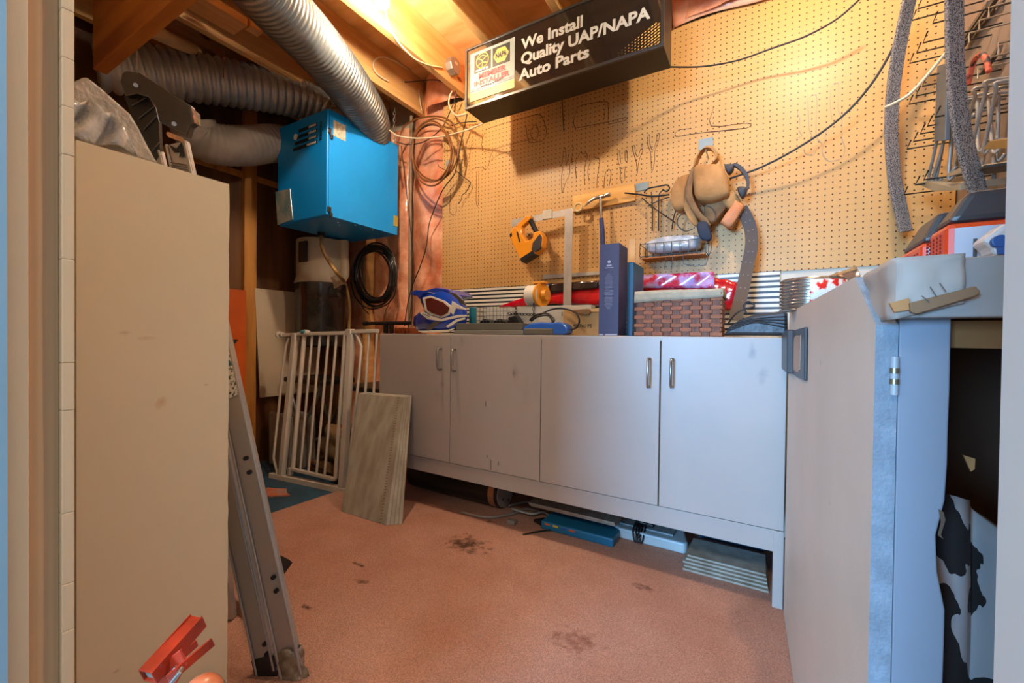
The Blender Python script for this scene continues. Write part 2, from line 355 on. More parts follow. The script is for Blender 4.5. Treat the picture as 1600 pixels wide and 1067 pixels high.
# ================================================================== pegboard
m_peg = mat('pegboard', 'CFA468', 0.42, scale=1.3, col2='C49658', bump=0.05, spec=0.35)
N, L, b = nodes_of(m_peg); src = b.inputs['Base Color'].links[0].from_socket
P0 = aY(1268.1, 205, YW); PITCH_IN = 0.0254
tc = N.new('ShaderNodeTexCoord'); sp = N.new('ShaderNodeSeparateXYZ'); L.new(tc.outputs['Object'], sp.inputs[0])
def cell(sock, ph):
    a = N.new('ShaderNodeMath'); a.operation = 'MULTIPLY_ADD'; a.inputs[1].default_value = 1 / PITCH_IN; a.inputs[2].default_value = -ph / PITCH_IN + 200.5; L.new(sock, a.inputs[0])
    f = N.new('ShaderNodeMath'); f.operation = 'FRACT'; L.new(a.outputs[0], f.inputs[0])
    s_ = N.new('ShaderNodeMath'); s_.operation = 'SUBTRACT'; L.new(f.outputs[0], s_.inputs[0]); s_.inputs[1].default_value = 0.5
    q = N.new('ShaderNodeMath'); q.operation = 'POWER'; q.inputs[1].default_value = 2; L.new(s_.outputs[0], q.inputs[0]); return q.outputs[0]
ad = N.new('ShaderNodeMath'); ad.operation = 'ADD'; L.new(cell(sp.outputs[0], P0.x), ad.inputs[0]); L.new(cell(sp.outputs[2], P0.z), ad.inputs[1])
sq = N.new('ShaderNodeMath'); sq.operation = 'SQRT'; L.new(ad.outputs[0], sq.inputs[0])
mr = N.new('ShaderNodeMapRange'); mr.inputs[1].default_value = 0.10; mr.inputs[2].default_value = 0.145; mr.inputs[3].default_value = 1; mr.inputs[4].default_value = 0; L.new(sq.outputs[0], mr.inputs[0])
mx = N.new('ShaderNodeMix'); mx.data_type = 'RGBA'; L.new(mr.outputs[0], mx.inputs[0]); L.new(src, mx.inputs[6]); mx.inputs[7].default_value = lin('3A220C'); L.new(mx.outputs[2], b.inputs['Base Color'])
PB = thing('pegboard', 'tan pegboard covering the back wall with drawn tool outlines', 'pegboard', (-0.6, YW + 0.004, 1.1))
zb = 0.5 * (aY(690, 448, YW).z + aY(1372, 425, YW).z)
print('PEG bottom', zb, aY(690, 448, YW).z, aY(1372, 425, YW).z)
MB().box((-1.85, YW, zb), (0.615, YW + 0.006, 2.415)).build('panel', m_peg, PB)
def zpts(pts, sc, ox, oy): return [(ox + x / sc, oy + y / sc) for x, y in pts]
OUT = []
Z3 = (4, 700, 0); Z7 = (5.333, 700, 200); Z8 = (5.333, 960, 200); Z4 = (3.2, 1100, 0)
OUT += [(zpts(p, *Z3), 'drawn') for p in ([(220, 945), (210, 900), (225, 840), (260, 800), (480, 735), (570, 715), (600, 760), (615, 820), (600, 870), (570, 885), (520, 890), (500, 870), (485, 780)], [(225, 950), (380, 905), (520, 870)],
        [(530, 790), (515, 830), (530, 870), (555, 870), (565, 820), (550, 780), (530, 790)], [(800, 810), (785, 770), (800, 700), (830, 660), (980, 635), (1000, 660), (1000, 755)], [(985, 650), (975, 740)],
        [(800, 800), (1000, 762), (1100, 735), (1115, 750), (1000, 777)])]
OUT += [(zpts(p, *Z7), 'drawn') for p in ([(950, 540), (945, 420), (955, 330), (935, 310), (950, 295), (965, 180), (980, 180), (985, 320), (1010, 200), (1035, 155), (1045, 180), (1030, 270), (1045, 280), (1015, 300), (1015, 380), (985, 440), (955, 540)],
        [(1070, 420), (1060, 290), (1085, 240), (1105, 195), (1120, 215), (1150, 210), (1160, 240), (1140, 320), (1135, 400), (1140, 470)], [(1175, 440), (1165, 360), (1180, 300), (1215, 240), (1230, 250), (1260, 260), (1260, 310), (1245, 400), (1240, 500)],
        [(1300, 500), (1305, 410), (1325, 350), (1355, 355), (1355, 410), (1340, 490)], [(1430, 190), (1415, 200), (1420, 295), (1437, 290), (1430, 190)], [(1475, 190), (1478, 270), (1495, 270), (1490, 190), (1475, 190)],
        [(1430, 320), (1450, 340), (1480, 320), (1470, 370), (1475, 420), (1455, 450), (1435, 420), (1440, 370), (1430, 320)],
        [(190, 360), (230, 330), (290, 325), (300, 340), (330, 330), (360, 210)], [(240, 360), (235, 610), (255, 630), (257, 370)], [(200, 120), (185, 200), (160, 310), (135, 390)], [(20, 350), (25, 480), (15, 700), (65, 712), (68, 640)], [(330, 300), (380, 250), (470, 205), (560, 185)])]
OUT += [(zpts(p, *Z8), 'drawn') for p in ([(150, 150), (155, 190), (170, 240), (185, 300), (190, 380), (200, 300), (215, 240), (235, 190), (235, 130), (220, 170), (195, 240), (175, 200), (170, 150), (150, 150)],
        [(280, 60), (275, 130), (300, 200), (305, 270), (315, 360), (335, 270), (335, 200), (370, 100), (375, 50), (355, 50), (350, 110), (320, 185), (295, 130), (295, 60), (280, 60)], [(640, 5), (530, 18), (515, 70), (680, 45), (1080, 2)])]
OUT += [(zpts(p, *Z4), 'light') for p in ([(520, 500), (525, 640), (540, 690), (500, 740), (510, 770), (550, 775), (565, 740), (590, 720), (560, 670), (565, 490), (540, 480), (520, 500)],
        [(640, 600), (630, 500), (640, 430), (660, 415), (675, 430), (670, 540), (690, 600), (690, 690), (705, 740), (690, 790), (640, 805), (615, 800), (590, 760), (605, 700), (610, 640)],
        [(465, 560), (480, 600), (475, 650), (490, 680), (460, 690)])]
OUT += [(zpts([(50, 535), (35, 630), (215, 615), (215, 640), (35, 660)], *Z4), 'drawn')]
m_pen = mat('marker_line', '5A3614', 0.7); m_pen2 = mat('pencil_line', '9A8A6E', 0.7)
for pts, k in OUT:
    P = spline([aY(x, y, YW - 0.0006) for x, y in pts], 3)
    MB().ribbon(P, Vector((0.0013, 0, 0.0013)), Vector((0, 0.0006, 0))).build('tool_outline', m_pen if k == 'drawn' else m_pen2, PB)
# bare strip of wall lining under the pegboard
m_strip = mat('pale_lining', 'DCCFB8', 0.6, scale=4, var=0.1)
tag(MB().box((-1.845, YW + 0.008, 0.02), (0.615, YW + 0.02, zb + 0.04)).build('backing_board', m_strip), 'pale backing board behind the counter, below the pegboard', 'backing board')

# ================================================================== base cabinet
YC = 1.62
m_door = mat('cabinet_door_white', 'AAA39C', 0.4, scale=2.0, var=0.05)
for (x, y, rx, rz, c_, s_) in ((805, 583, 0.03, 0.07, '8A847C', 0.6), (822, 615, 0.04, 0.1, '9A9288', 0.5), (722, 535, 0.03, 0.05, '948A7C', 0.5), (683, 618, 0.05, 0.05, 'A0917E', 0.5), (1176, 548, 0.02, 0.05, '6E7276', 0.55), (1192, 585, 0.03, 0.06, '6E7276', 0.55), (668, 520, 0.1, 0.02, 'A0917E', 0.3), (720, 530, 0.02, 0.04, '6A645C', 0.5), (803, 584, 0.012, 0.03, '55504A', 0.55), (690, 600, 0.03, 0.03, '7A6C5C', 0.5)):  # smudges, plus two grey marks painting a belt shadow on the right door
    p = aY(x, y, YC); blot(m_door, (p.x, YC, p.z), (rx, 0.3, rz), c_, s_)
CB = thing('base_cabinet', 'long white four-door base cabinet standing under the pegboard', 'cabinet', (-0.86, 1.9, 0.0))
zt, zd, zr = 0.897, aY(1028, 791, YC).z, aY(1205, 862, YC).z
XC0 = aY(592.5, 600, YC).x; xs = [XC0, aY(703.5, 600, YC).x, aY(845, 600, YC).x, aY(1031, 600, YC).x]; XC1 = aY(1228, 700, YC).x
print('CAB', zd, zr, xs, XC1)
bd = MB().box((XC0, YC + 0.021, zd), (XC1, 2.17, zt - 0.018))
bd.build('carcass', m_door, CB, bevel=0.001)
MB().box((XC0, YC + 0.001, zt - 0.018), (XC1, 2.19, zt)).build('top_panel', m_door, CB, bevel=0.0015)
MB().box((XC0, YC + 0.004, zr), (XC1, YC + 0.022, zd - 0.001)).build('bottom_rail', m_door, CB, bevel=0.001)
xl = aY(1207, 900, YC).x
MB().box((xl, YC + 0.002, 0.011), (XC1, YC + 0.04, zd - 0.001)).build('leg', m_door, CB, bevel=0.002)
MB().box((XC0, 2.10, 0.011), (XC0 + 0.04, 2.14, zd)).build('leg', m_door, CB, bevel=0.002)
MB().box((XC1 - 0.04, 2.10, 0.011), (XC1, 2.14, zd)).build('leg', m_door, CB, bevel=0.002)
m_pull = mat('nickel_pull', 'A8A49C', 0.28, metal=1.0)
edges = xs + [XC1]
for i in range(4):
    x0, x1 = edges[i] + 0.0015, edges[i + 1] - 0.0015
    if i == 3: x0 += 0.002
    d = MB().box((x0, YC, zd + 0.002), (x1, YC + 0.018, zt - 0.021 + 0.017)).build('door', m_door, CB, bevel=0.0015)
    PW[d.name] = Matrix.Identity(4)
    hx, hy0, hy1 = ((690, 545, 577), (712, 546, 579), (1015, 560, 604), (1051, 561, 604))[i]
    a_, b_ = aY(hx, hy0, YC), aY(hx, hy1, YC); rr = 0.0045
    pts = [Vector((a_.x, YC, a_.z)), Vector((a_.x, YC - 0.024, a_.z)), Vector((a_.x, YC - 0.03, a_.z - 0.008)), Vector((a_.x, YC - 0.03, b_.z + 0.008)), Vector((a_.x, YC - 0.024, b_.z)), Vector((a_.x, YC, b_.z))]
    h = MB().tube(pts, rr, 10).build('handle', m_pull, None, smooth=50); h.parent = d; h.matrix_parent_inverse = d.matrix_world.inverted() if False else Matrix.Identity(4)
    h.matrix_parent_inverse = PW[CB.name].inverted() if False else Matrix.Identity(4)
    if i == 1:
        for (sx_, sy_, ln) in ((759, 627, 8), (761, 711, 4), (767, 718, 16), (779, 721, 6)):
            q, q2 = aY(sx_, sy_, YC - 0.0004), aY(sx_, sy_ + ln, YC - 0.0004)
            s_ = MB().cyl(q, q2, 0.0013, 5).build('paint_chip', T_black, None); s_.parent = d; s_.matrix_parent_inverse = Matrix.Identity(4)

# ================================================================== light-box sign
YS = 1.80; sz0, sz1 = 2.10, 2.419
sx0, sx1 = aY(728, 120, YS).x, aY(1037, 60, YS).x
print('SIGN', sx0, sx1, aY(728, 172, YS).z, aY(1037, 71, YS).z, aY(728, 78, YS).z)
sz0 = 0.5 * (aY(728, 172, YS).z + aY(1037, 71, YS).z); sz1 = min(aY(728, 78, YS).z, 2.418)
SG = thing('lightbox_sign', 'long black light-box sign about auto parts hanging from the joists', 'sign', ((sx0 + sx1) / 2, 1.88, sz1))
m_case = mat('sign_casing', '2A2219', 0.45, metal=0.3, scale=3)
MB().box((sx0, YS + 0.006, sz0), (sx1, YS + 0.165, sz1)).build('casing', m_case, SG, bevel=0.002)
fw = 0.011; m_fr = mat('sign_frame', '4A453F', 0.35, metal=0.6)
fm = MB()
fm.box((sx0 - 0.002, YS - 0.006, sz0 - 0.002), (sx1 + 0.002, YS + 0.006, sz0 + fw)).box((sx0 - 0.002, YS - 0.006, sz1 - fw), (sx1 + 0.002, YS + 0.006, sz1))
fm.box((sx0 - 0.002, YS - 0.006, sz0 + fw), (sx0 + fw, YS + 0.006, sz1 - fw)).box((sx1 - fw, YS - 0.006, sz0 + fw), (sx1 + 0.002, YS + 0.006, sz1 - fw))
fm.build('front_frame', m_fr, SG, bevel=0.001)
m_face = mat('sign_face', '1C1A18', 0.07, scale=2, spec=0.8, coat=0.6, var=0.2)
MB().box((sx0 + fw, YS - 0.001, sz0 + fw), (sx1 - fw, YS + 0.006, sz1 - fw)).build('face_panel', m_face, SG)
S = lambda x, y: aY(x, y, YS - 0.001)
for body, pl, pr, cap in (('We Install', (815.5, 78), (912, 40.5), 0.050), ('Quality UAP/NAPA', (814, 101), (1016, 28), 0.050), ('Auto Parts', (811.7, 126), (922, 88), 0.050)):
    a_ = S(*pl); b_ = S(*pr); zz = (a_.z + b_.z) / 2; a_.z = zz; b_.z = zz
    fit_text(body, a_, b_, cap, mat('sign_letter', 'B2ADA2', 0.5), SG, off=0.0024)
# member badge
bx0, bx1 = S(735, 120).x, S(804, 120).x; bz0, bz1 = S(735, 160).z, S(735, 86).z; bw = bx1 - bx0; bh = bz1 - bz0
card = MB().box((bx0, YS - 0.003, bz0), (bx1, YS - 0.0012, bz1)).build('member_card', mat('card_white', '90968F', 0.3), SG); PW[card.name] = Matrix.Identity(4)
def cbox(u0, v0, u1, v1, mm, nm, d=0.0008, par=card):
    o = MB().box((bx0 + bw * u0, YS - 0.003 - d, bz0 + bh * v0), (bx0 + bw * u1, YS - 0.003, bz0 + bh * v1)).build(nm, mm); o.parent = par; return o
cbox(0, 0, 1, 0.17, T_yellow, 'yellow_band'); cbox(0, 0.19, 0.45, 0.20, T_black, 'rule'); cbox(0.55, 0.19, 1, 0.20, T_black, 'rule'); cbox(0, 0.225, 0.35, 0.235, T_red, 'rule'); cbox(0.6, 0.225, 1, 0.235, T_red, 'rule')
cbox(0.10, 0.56, 0.48, 0.94, mat('badge_black', '2A2A22', 0.4), 'badge_square'); cbox(0.52, 0.56, 0.90, 0.94, MATS['badge_black'], 'badge_square')
def ctext(t, u0, u1, v, cap, mm, off=0.0005):
    o = fit_text(t, (bx0 + bw * u0, YS - 0.0045, bz0 + bh * v), (bx0 + bw * u1, YS - 0.0045, bz0 + bh * v), cap, mm, card, off=off, lift=0.0); return o
ctext('MEMBER', 0.20, 0.82, 0.415, bh * 0.105, T_red, 0.0016); ctext('INSTALLER', 0.10, 0.90, 0.285, bh * 0.095, T_red, 0.0016)
hexp = [(0.71 + 0.17 * math.cos(t) , 0.75 + 0.165 * math.sin(t) * 1.0) for t in [math.pi / 3 * i for i in range(6)]]
hp = MB().prism([Vector((bx0 + bw * u, YS - 0.004, bz0 + bh * v)) for u, v in hexp], (0, -0.0006, 0)).build('hexagon', T_yellow); hp.parent = card
ctext('NAPA', 0.59, 0.83, 0.705, bh * 0.10, T_black, 0.0014).location.y -= 0.001
cx_, cz_ = bx0 + bw * 0.29, bz0 + bh * 0.78; rr = bw * 0.14
cm = MB().tube([Vector((cx_ + rr * math.cos(t), YS - 0.004, cz_ + rr * math.sin(t))) for t in [i * math.pi / 12 for i in range(24)]], bw * 0.010, 5, closed=True)
for t0 in (0.5, 2.6, 4.7): cm.tube([Vector((cx_, YS - 0.004, cz_)), Vector((cx_ + rr * math.cos(t0), YS - 0.004, cz_ + rr * math.sin(t0)))], bw * 0.010, 5)
cm.tube([Vector((cx_ - rr * 0.9, YS - 0.004, cz_ + rr * 0.3)), Vector((cx_, YS - 0.004, cz_ + rr * 0.7)), Vector((cx_ + rr * 0.9, YS - 0.004, cz_ + rr * 0.3))], bw * 0.009, 5)
cm.tube([Vector((cx_ - rr * 0.8, YS - 0.004, cz_ - rr * 0.5)), Vector((cx_, YS - 0.004, cz_ - rr * 0.25)), Vector((cx_ + rr * 0.8, YS - 0.004, cz_ - rr * 0.5))], bw * 0.009, 5)
o = cm.build('round_emblem', T_yellow); o.parent = card
for i in range(4): cbox(0.145 + i * 0.075, 0.585, 0.195 + i * 0.075, 0.62, T_white, 'emblem_mark', 0.0014)
for i, (u, v) in enumerate(((0.26, 0.225), (0.31, 0.225), (0.36, 0.23), (0.41, 0.225), (0.46, 0.215), (0.52, 0.225), (0.57, 0.235), (0.62, 0.235), (0.67, 0.24), (0.72, 0.25))): cbox(u, v, u + 0.042, v + 0.035, T_black, 'small_print')
# halftone dots
dm = MB()
for i in range(13):
    for j in range(8):
        u = i / 12; x = 968 + 62 * u
        if j * 1.0 > 2.2 + 6 * u: continue
        p = S(x, 0); base = S(1000, 52).z + 0.0; zz = S(999, 82).z - 0.0 + 0.002 + j * 0.0125 + (i % 2) * 0.006
        rr = 0.0008 + 0.0028 * u
        dm.prism([Vector((p.x + rr * 1.6 * math.cos(t), YS - 0.0014, zz + rr * math.sin(t) + rr * 0.8 * math.cos(t))) for t in [k * math.pi / 4 for k in range(8)]], (0, -0.0006, 0))
dm.build('halftone_dots', mat('dot_yellow', 'D9A048', 0.5), SG)

# ================================================================== blue ventilation unit
YH0, XH = 1.55, -2.15
c0 = aX(510.3, 336, XH); YH0 = c0.y; zh0 = c0.z; zh1 = aX(510.3, 167.5, XH).z; YH1 = aX(621, 369, XH).y; XH0 = aY(433.3, 353, YH0).x
print('HRV', YH0, YH1, XH0, zh0, zh1)
HR = thing('ventilation_unit', 'bright blue ventilation box hung on chains below the ceiling ducts', 'ventilation unit', ((XH + XH0) / 2, (YH0 + YH1) / 2, zh0))
m_hb = mat('blue_enamel', '0A98F0', 0.32, scale=2, var=0.06)
MB().box((XH0, YH0 + 0.016, zh0), (XH, YH1, zh1)).build('housing', m_hb, HR, bevel=0.002)
MB().box((XH0, YH0, zh0 + 0.004), (XH - 0.001, YH0 + 0.014, zh1 - 0.004)).build('door', m_hb, HR, bevel=0.003)
for zz in (aX(514, 205, XH).z, aX(514, 328, XH).z):
    b_ = MB().box((XH - 0.012, YH0 + 0.004, zz - 0.012), (XH + 0.008, YH0 + 0.026, zz + 0.018)).box((XH, YH0 + 0.018, zz - 0.04), (XH + 0.01, YH0 + 0.034, zz - 0.014)).cyl((XH + 0.006, YH0 + 0.02, zz - 0.03), (XH + 0.006, YH0 + 0.02, zz + 0.01), 0.006, 8)
    b_.build('latch', M_black, HR, bevel=0.002)
H = lambda x, y: aY(x, y, YH0)
def hquad(pts, mm, nm, d=0.001, n=(0, -1, 0)):
    return MB().prism([Vector(p) for p in pts], Vector(n) * d).build(nm, mm, HR)
pl = H(457, 225); pr_ = H(497, 187); 
# label plate: dark bars with light lettering
for i in range(4):
    y_ = 196 + i * 9.3
    a_ = H(467 - i * 3, y_ + 8 + (1 if i else 0)); b_ = H(496, y_ - 1)
    z_ = 0.5 * (a_.z + b_.z) + 0.0
    MB().box((a_.x, YH0 - 0.001, z_ - 0.010), (b_.x, YH0, z_ + 0.010)).build('label_bar', mat('label_dark', '0A1A26', 0.5), HR)
    MB().box((b_.x - 0.08 - 0.02 * (i == 3), YH0 - 0.002, z_ - 0.006), (b_.x - 0.012, YH0 - 0.001, z_ + 0.006)).build('label_lettering', mat('label_light', 'E8ECE6', 0.5), HR)
c_ = H(462, 214); MB().cyl((c_.x, YH0 - 0.002, c_.z), (c_.x, YH0, c_.z), 0.019, 20).build('label_emblem', MATS['label_light'], HR)
a_ = H(503.5, 219); a_.x -= 0.002; o = fit_text('ELECTRO', (a_.x, YH0 - 0.001, a_.z), (a_.x, YH0 - 0.001, H(503.5, 189).z), 0.018, MATS['label_dark'], HR, up=(-1, 0, 0), off=0.0006)
# stickers on the side
def xquad(x0, y0, x1, y1, mm, nm, X=XH, d=0.001, par=HR):
    a_ = aX(x0, y0, X); b_ = aX(x1, y1, X); return MB().box((X, a_.y, b_.z), (X + d, b_.y, a_.z)).build(nm, mm, par)
xquad(521, 187, 540, 221, mat('paper_sticker', 'CFC8B4', 0.6, scale=60, col2='9C927E'), 'sticker')
m_pouch = mat('plastic_pouch', 'A9A89A', 0.15, scale=12, col2='6E8C90', coat=0.6)
pq = [H(431.5, 300), H(454, 295), H(458.5, 343), H(434.5, 352)]
MB().prism([Vector((p.x, YH0 - 0.001, p.z)) for p in pq], (0, -0.004, 0)).build('document_pouch', m_pouch, HR, bevel=0.001)
tg = aX(617, 337, XH); MB().box((XH + 0.001, tg.y - 0.012, tg.z - 0.07), (XH + 0.003, tg.y + 0.025, tg.z), Matrix.Identity(4)).build('yellow_tag', T_yellow, HR)
for (x, y) in ((533, 212 + 0), (545, 206), (551, 208), (583, 222), (528, 348), (555, 352), (583, 359), (617, 368)):
    p = aX(x, y, XH); MB().sphere((XH, p.y, p.z), 0.0035, nu=8, nv=6).build('screw', M_steel, HR, smooth=180)
for (x, y) in ((487, 350), (575, 372), (530, 352)):
    p = aZ(x, y, zh0 - 0.002); MB().cyl((p.x, p.y, zh0 - 0.004), (p.x, p.y, zh0), 0.005, 8).build('screw', M_steel, HR)
dr = aZ(502, 363, zh0); MB().cyl((dr.x, dr.y, zh0 - 0.025), (dr.x, dr.y, zh0), 0.024, 18).build('drain_collar', M_black, HR, smooth=40)
# chains up to the joists
def chain(p0, p1, r, wr, m, name='chain', par=None):
    p0, p1 = Vector(p0), Vector(p1); d = p1 - p0; n = max(2, int(d.length / (r * 2.6))); b = MB(); t = d.normalized(); a = t.orthogonal().normalized(); c = t.cross(a)
    for i in range(n):
        q = p0 + d * ((i + 0.5) / n); s_ = a if i % 2 else c
        b.tube([q + t * (r * 1.7 * math.cos(k * math.pi / 5)) + s_ * (r * math.sin(k * math.pi / 5)) for k in range(10)], wr, 5, closed=True)
    return b.build(name, m, par, smooth=180)
chain((XH - 0.006, YH1 - 0.03, zh1 - 0.01), (XH - 0.006, YH1 - 0.03, 2.419), 0.008, 0.0022, M_steel, par=HR)
chain((XH - 0.03, YH0 + 0.05, zh1 - 0.01), (XH - 0.03, YH0 + 0.05, 2.419), 0.008, 0.0022, M_steel, par=HR)

# ================================================================== flexible ducts
def duct(name, ctrl, r, pitch, m, label, amp=0.08, n=28):
    P = spline(ctrl, 24); Ls = [0]
    for i in range(1, len(P)): Ls.append(Ls[-1] + (P[i] - P[i - 1]).length)
    tot = Ls[-1]; K = int(tot / pitch * 4); Q = []; rs = []
    j = 0
    for k in range(K + 1):
        s_ = tot * k / K
        while j < len(P) - 2 and Ls[j + 1] < s_: j += 1
        t = (s_ - Ls[j]) / max(Ls[j + 1] - Ls[j], 1e-6); Q.append(P[j].lerp(P[j + 1], t)); rs.append(r * (1 + amp * (-1.1, 0.45, 1.0, 0.45)[k % 4]))
    o = MB().tube(Q, rs, n).build(name, m, smooth=180)
    tag(o, label, 'duct'); return o
m_al = mat('aluminium_flex', '8C9090', 0.33, metal=0.7, scale=14, var=0.14)
m_al2 = mat('grey_flex', 'B8BCBA', 0.38, metal=0.5, scale=10, var=0.14)
duct('flex_duct', [aD(330, -115, 1.45), aD(380, -55, 1.57), aD(432, 5, 1.76), aD(500, 78, 2.07), aD(549, 140, 2.40), aD(576, 185, 2.66), (-2.27, 1.97, zh1 + 0.02)], 0.112, 0.026, m_al, 'shiny aluminium flex duct dropping from the joists onto the blue unit', amp=0.10)
duct('flex_duct', [aD(148, 98, 2.02), aD(180, 104, 2.07), aD(260, 115, 2.22), aD(340, 127, 2.38), aD(420, 141, 2.56), aD(480, 156, 2.72), aD(512, 175, 2.82), (-2.47, 1.83, zh1 + 0.02)], 0.118, 0.042, m_al2, 'matte grey flex duct running left to right above the ladder', amp=0.085)
duct('flex_duct', [aD(448, 226, 2.80), aD(425, 224, 2.70), aD(385, 228, 2.55), aD(340, 226, 2.44), aD(312, 215, 2.38), aD(300, 190, 2.34)], 0.112, 0.03, mat('dull_duct', 'A8A094', 0.6, scale=8, var=0.2), 'dull grey insulated duct entering behind the blue unit from the left', amp=0.02)
# ================================================================== tall white storage cabinet, left foreground
XL = -1.092
m_tall = mat('tall_cabinet_white', 'DDD0B0', 0.5, scale=1.6, var=0.05)
for (x, y, ry, rz, c_, s_) in ((252, 628, 0.016, 0.018, 'B98A4A', 0.6), (195, 520, 0.02, 0.008, 'B89470', 0.5), (230, 528, 0.03, 0.006, 'B89470', 0.4), (322, 601, 0.012, 0.004, 'A88A60', 0.5), (180, 1050, 0.012, 0.006, '7A5F48', 0.5)):
    p = aX(x, y, XL); blot(m_tall, p, (0.3, ry, rz), c_, s_, nscale=40)
ya, yb = aX(119.5, 620, XL).y, aX(357, 620, XL).y; zta = aX(352, 287, XL).z; ztb = aX(122, 218, XL).z; ztc = 0.5 * (zta + ztb)
print('TALL', ya, yb, zta, ztb)
TC = thing('storage_cabinet', 'tall worn white storage cabinet filling the left foreground', 'cabinet', (-1.25, (ya + yb) / 2, 0))
sd = MB(); n = 40; prof = []
for i in range(n + 1):
    z_ = ztc * i / n; prof.append((yb + random.uniform(-0.0012, 0.0008), z_))
pts = [Vector((XL, ya, 0.011))] + [Vector((XL, y_, max(z_, 0.011))) for y_, z_ in prof] + [Vector((XL, ya, ztc))]
sd.prism(pts, (-0.018, 0, 0)); sd.build('side_panel', m_tall, TC)
MB().box((-1.42, ya + 0.002, 0.011), (XL - 0.019, ya + 0.018, ztc - 0.002)).box((-1.42, yb - 0.02, 0.011), (XL - 0.019, yb - 0.004, ztc - 0.002)).box((-1.438, ya, 0.011), (-1.421, yb, ztc - 0.001)).build('carcass', m_tall, TC)
MB().box((-1.42, ya + 0.018, ztc - 0.02), (XL - 0.0185, yb - 0.02, ztc - 0.003)).build('top_panel', m_tall, TC)
# foam wrap on the cabinet top
m_foam = mat('grey_foam_wrap', 'AFA79C', 0.45, scale=30, col2='989084', bump=0.4, bscale=90, spec=0.6)
fpx = [(112, 128), (135, 118), (158, 136), (185, 160), (205, 178), (218, 200), (232, 228), (249, 258), (225, 251), (172, 238), (140, 228), (118, 217), (108, 205), (104, 160)]
fp = [aX(x, y, XL - 0.04) for x, y in fpx]
for p in fp: p.z = max(p.z, ztc + 0.002)
fo = MB().prism(fp, (-0.22, 0.02, 0)).build('foam_wrap', m_foam, bevel=0.006)
tag(fo, 'grey foam packing wedge lying on top of the tall white cabinet', 'packing foam')
pl_ = MB().grid(lambda u, v: aX(112 + 62 * u + 40 * v * u, 150 + 66 * v + 6 * math.sin(9 * u + 5 * v) + 22 * u, XL - 0.02 + 0.02 * math.sin(11 * u + 7 * v)), 16, 10)
for v in pl_.v: v.z = max(v.z, ztc + 0.004)
tag(pl_.build('plastic_film', mat('clear_film', 'D8D6D0', 0.08, scale=20, col2='8A8E92', bump=0.8, bscale=25, spec=1.0, coat=0.7), smooth=180, solid=0.002), 'crinkled clear plastic film on the grey foam above the cabinet', 'plastic film')

# ================================================================== aluminium stepladder
m_alu = mat('ladder_aluminium', 'B4AEA8', 0.38, metal=0.55, scale=6, var=0.12, stretch=(1, 1, 0.2))
LD = thing('stepladder', 'folded aluminium stepladder with black top cap leaning behind the tall cabinet', 'stepladder', tuple(aZ(458, 1058)))
def rail(bx, by, tx, ty, Dt, hw, name='rail', bz=0.02, back=Vector((0, 0, 0))):
    b0 = aZ(bx, by, bz) + back; t0 = aD(tx, ty, Dt) + back
    ax = (t0 - b0).normalized(); wv = (cR - ax * cR.dot(ax)).normalized() * hw; tv = ax.cross(wv).normalized() * 0.007
    m_ = MB().ribbon([b0, b0.lerp(t0, 0.5), t0], wv, tv)
    # raised flanges of the channel
    for s_ in (-1, 1): m_.ribbon([b0 + wv * s_ * 0.86 - tv * 1.4 * (1 if (tv.dot(cF) > 0) else -1), t0 + wv * s_ * 0.86 - tv * 1.4 * (1 if (tv.dot(cF) > 0) else -1)], wv * 0.12, tv * 0.3)
    o = m_.build(name, m_alu, LD, bevel=0.002); return b0, t0, wv, tv, ax
FR = rail(458, 1054, 278, 225, 1.16, 0.029)
RR = rail(418, 1048, 240, 240, 1.17, 0.026)
MB().ribbon([(-1.40, 0.66, 0.02), (-1.56, 0.62, 1.10)], Vector((0.025, 0.02, 0)), Vector((0.008, -0.010, 0))).build('rail', m_alu, LD, bevel=0.002)
def onrail(Rl, x, y, lift=0.0):
    b0, t0, wv, tv, ax = Rl; n_ = tv.normalized(); n_ = -n_ if n_.dot(cF) > 0 else n_
    r = ray(x, y); p0 = b0 + n_ * (0.0105 + lift); return EYE + r * ((p0 - EYE).dot(n_) / r.dot(n_)), n_
for Rl, ps in ((FR, ((384, 716), (389.5, 738), (427, 902), (431.5, 923))), (RR, ((413.5, 1006), (417, 1022)))):
    for x, y in ps:
        p, n_ = onrail(Rl, x, y); MB().cyl(p - n_ * 0.004, p + n_ * 0.003, 0.0058, 12).build('rivet', M_black, LD, smooth=40)
m_lab = mat('ladder_label', 'E0DCCE', 0.5, scale=150, col2='4A4A48', ramp=(0.40, 0.5))
def rquad(Rl, px, mm, nm, th=0.0008):
    ps = []; 
    for x, y in px: p, n_ = onrail(Rl, x, y, 0.0005); ps.append(p)
    return MB().prism(ps, n_ * th).build(nm, mm, LD)
rquad(FR, [(352, 548), (358, 545), (374, 615), (359, 622)], m_lab, 'label')
rquad(FR, [(354, 566), (362, 563), (364, 571), (356, 574)], mat('teal_ink', '2A7C8C', 0.5), 'label_band')
rquad(FR, [(260, 208), (263, 206), (285, 215), (288, 221), (285, 222), (263, 214)], mat('label_orange', 'D8A078', 0.5), 'warning_badge', 0.001)
rquad(FR, [(264, 226), (268, 232), (276, 232), (284, 222), (288, 244), (280, 246), (282, 236), (272, 238)], T_black, 'climbing_pictogram')
for i in range(5): rquad(FR, [(266 + i, 253 + i * 4), (292 + i, 257 + i * 4), (292 + i, 258.3 + i * 4), (266 + i, 254.3 + i * 4)], T_grey, 'small_print')
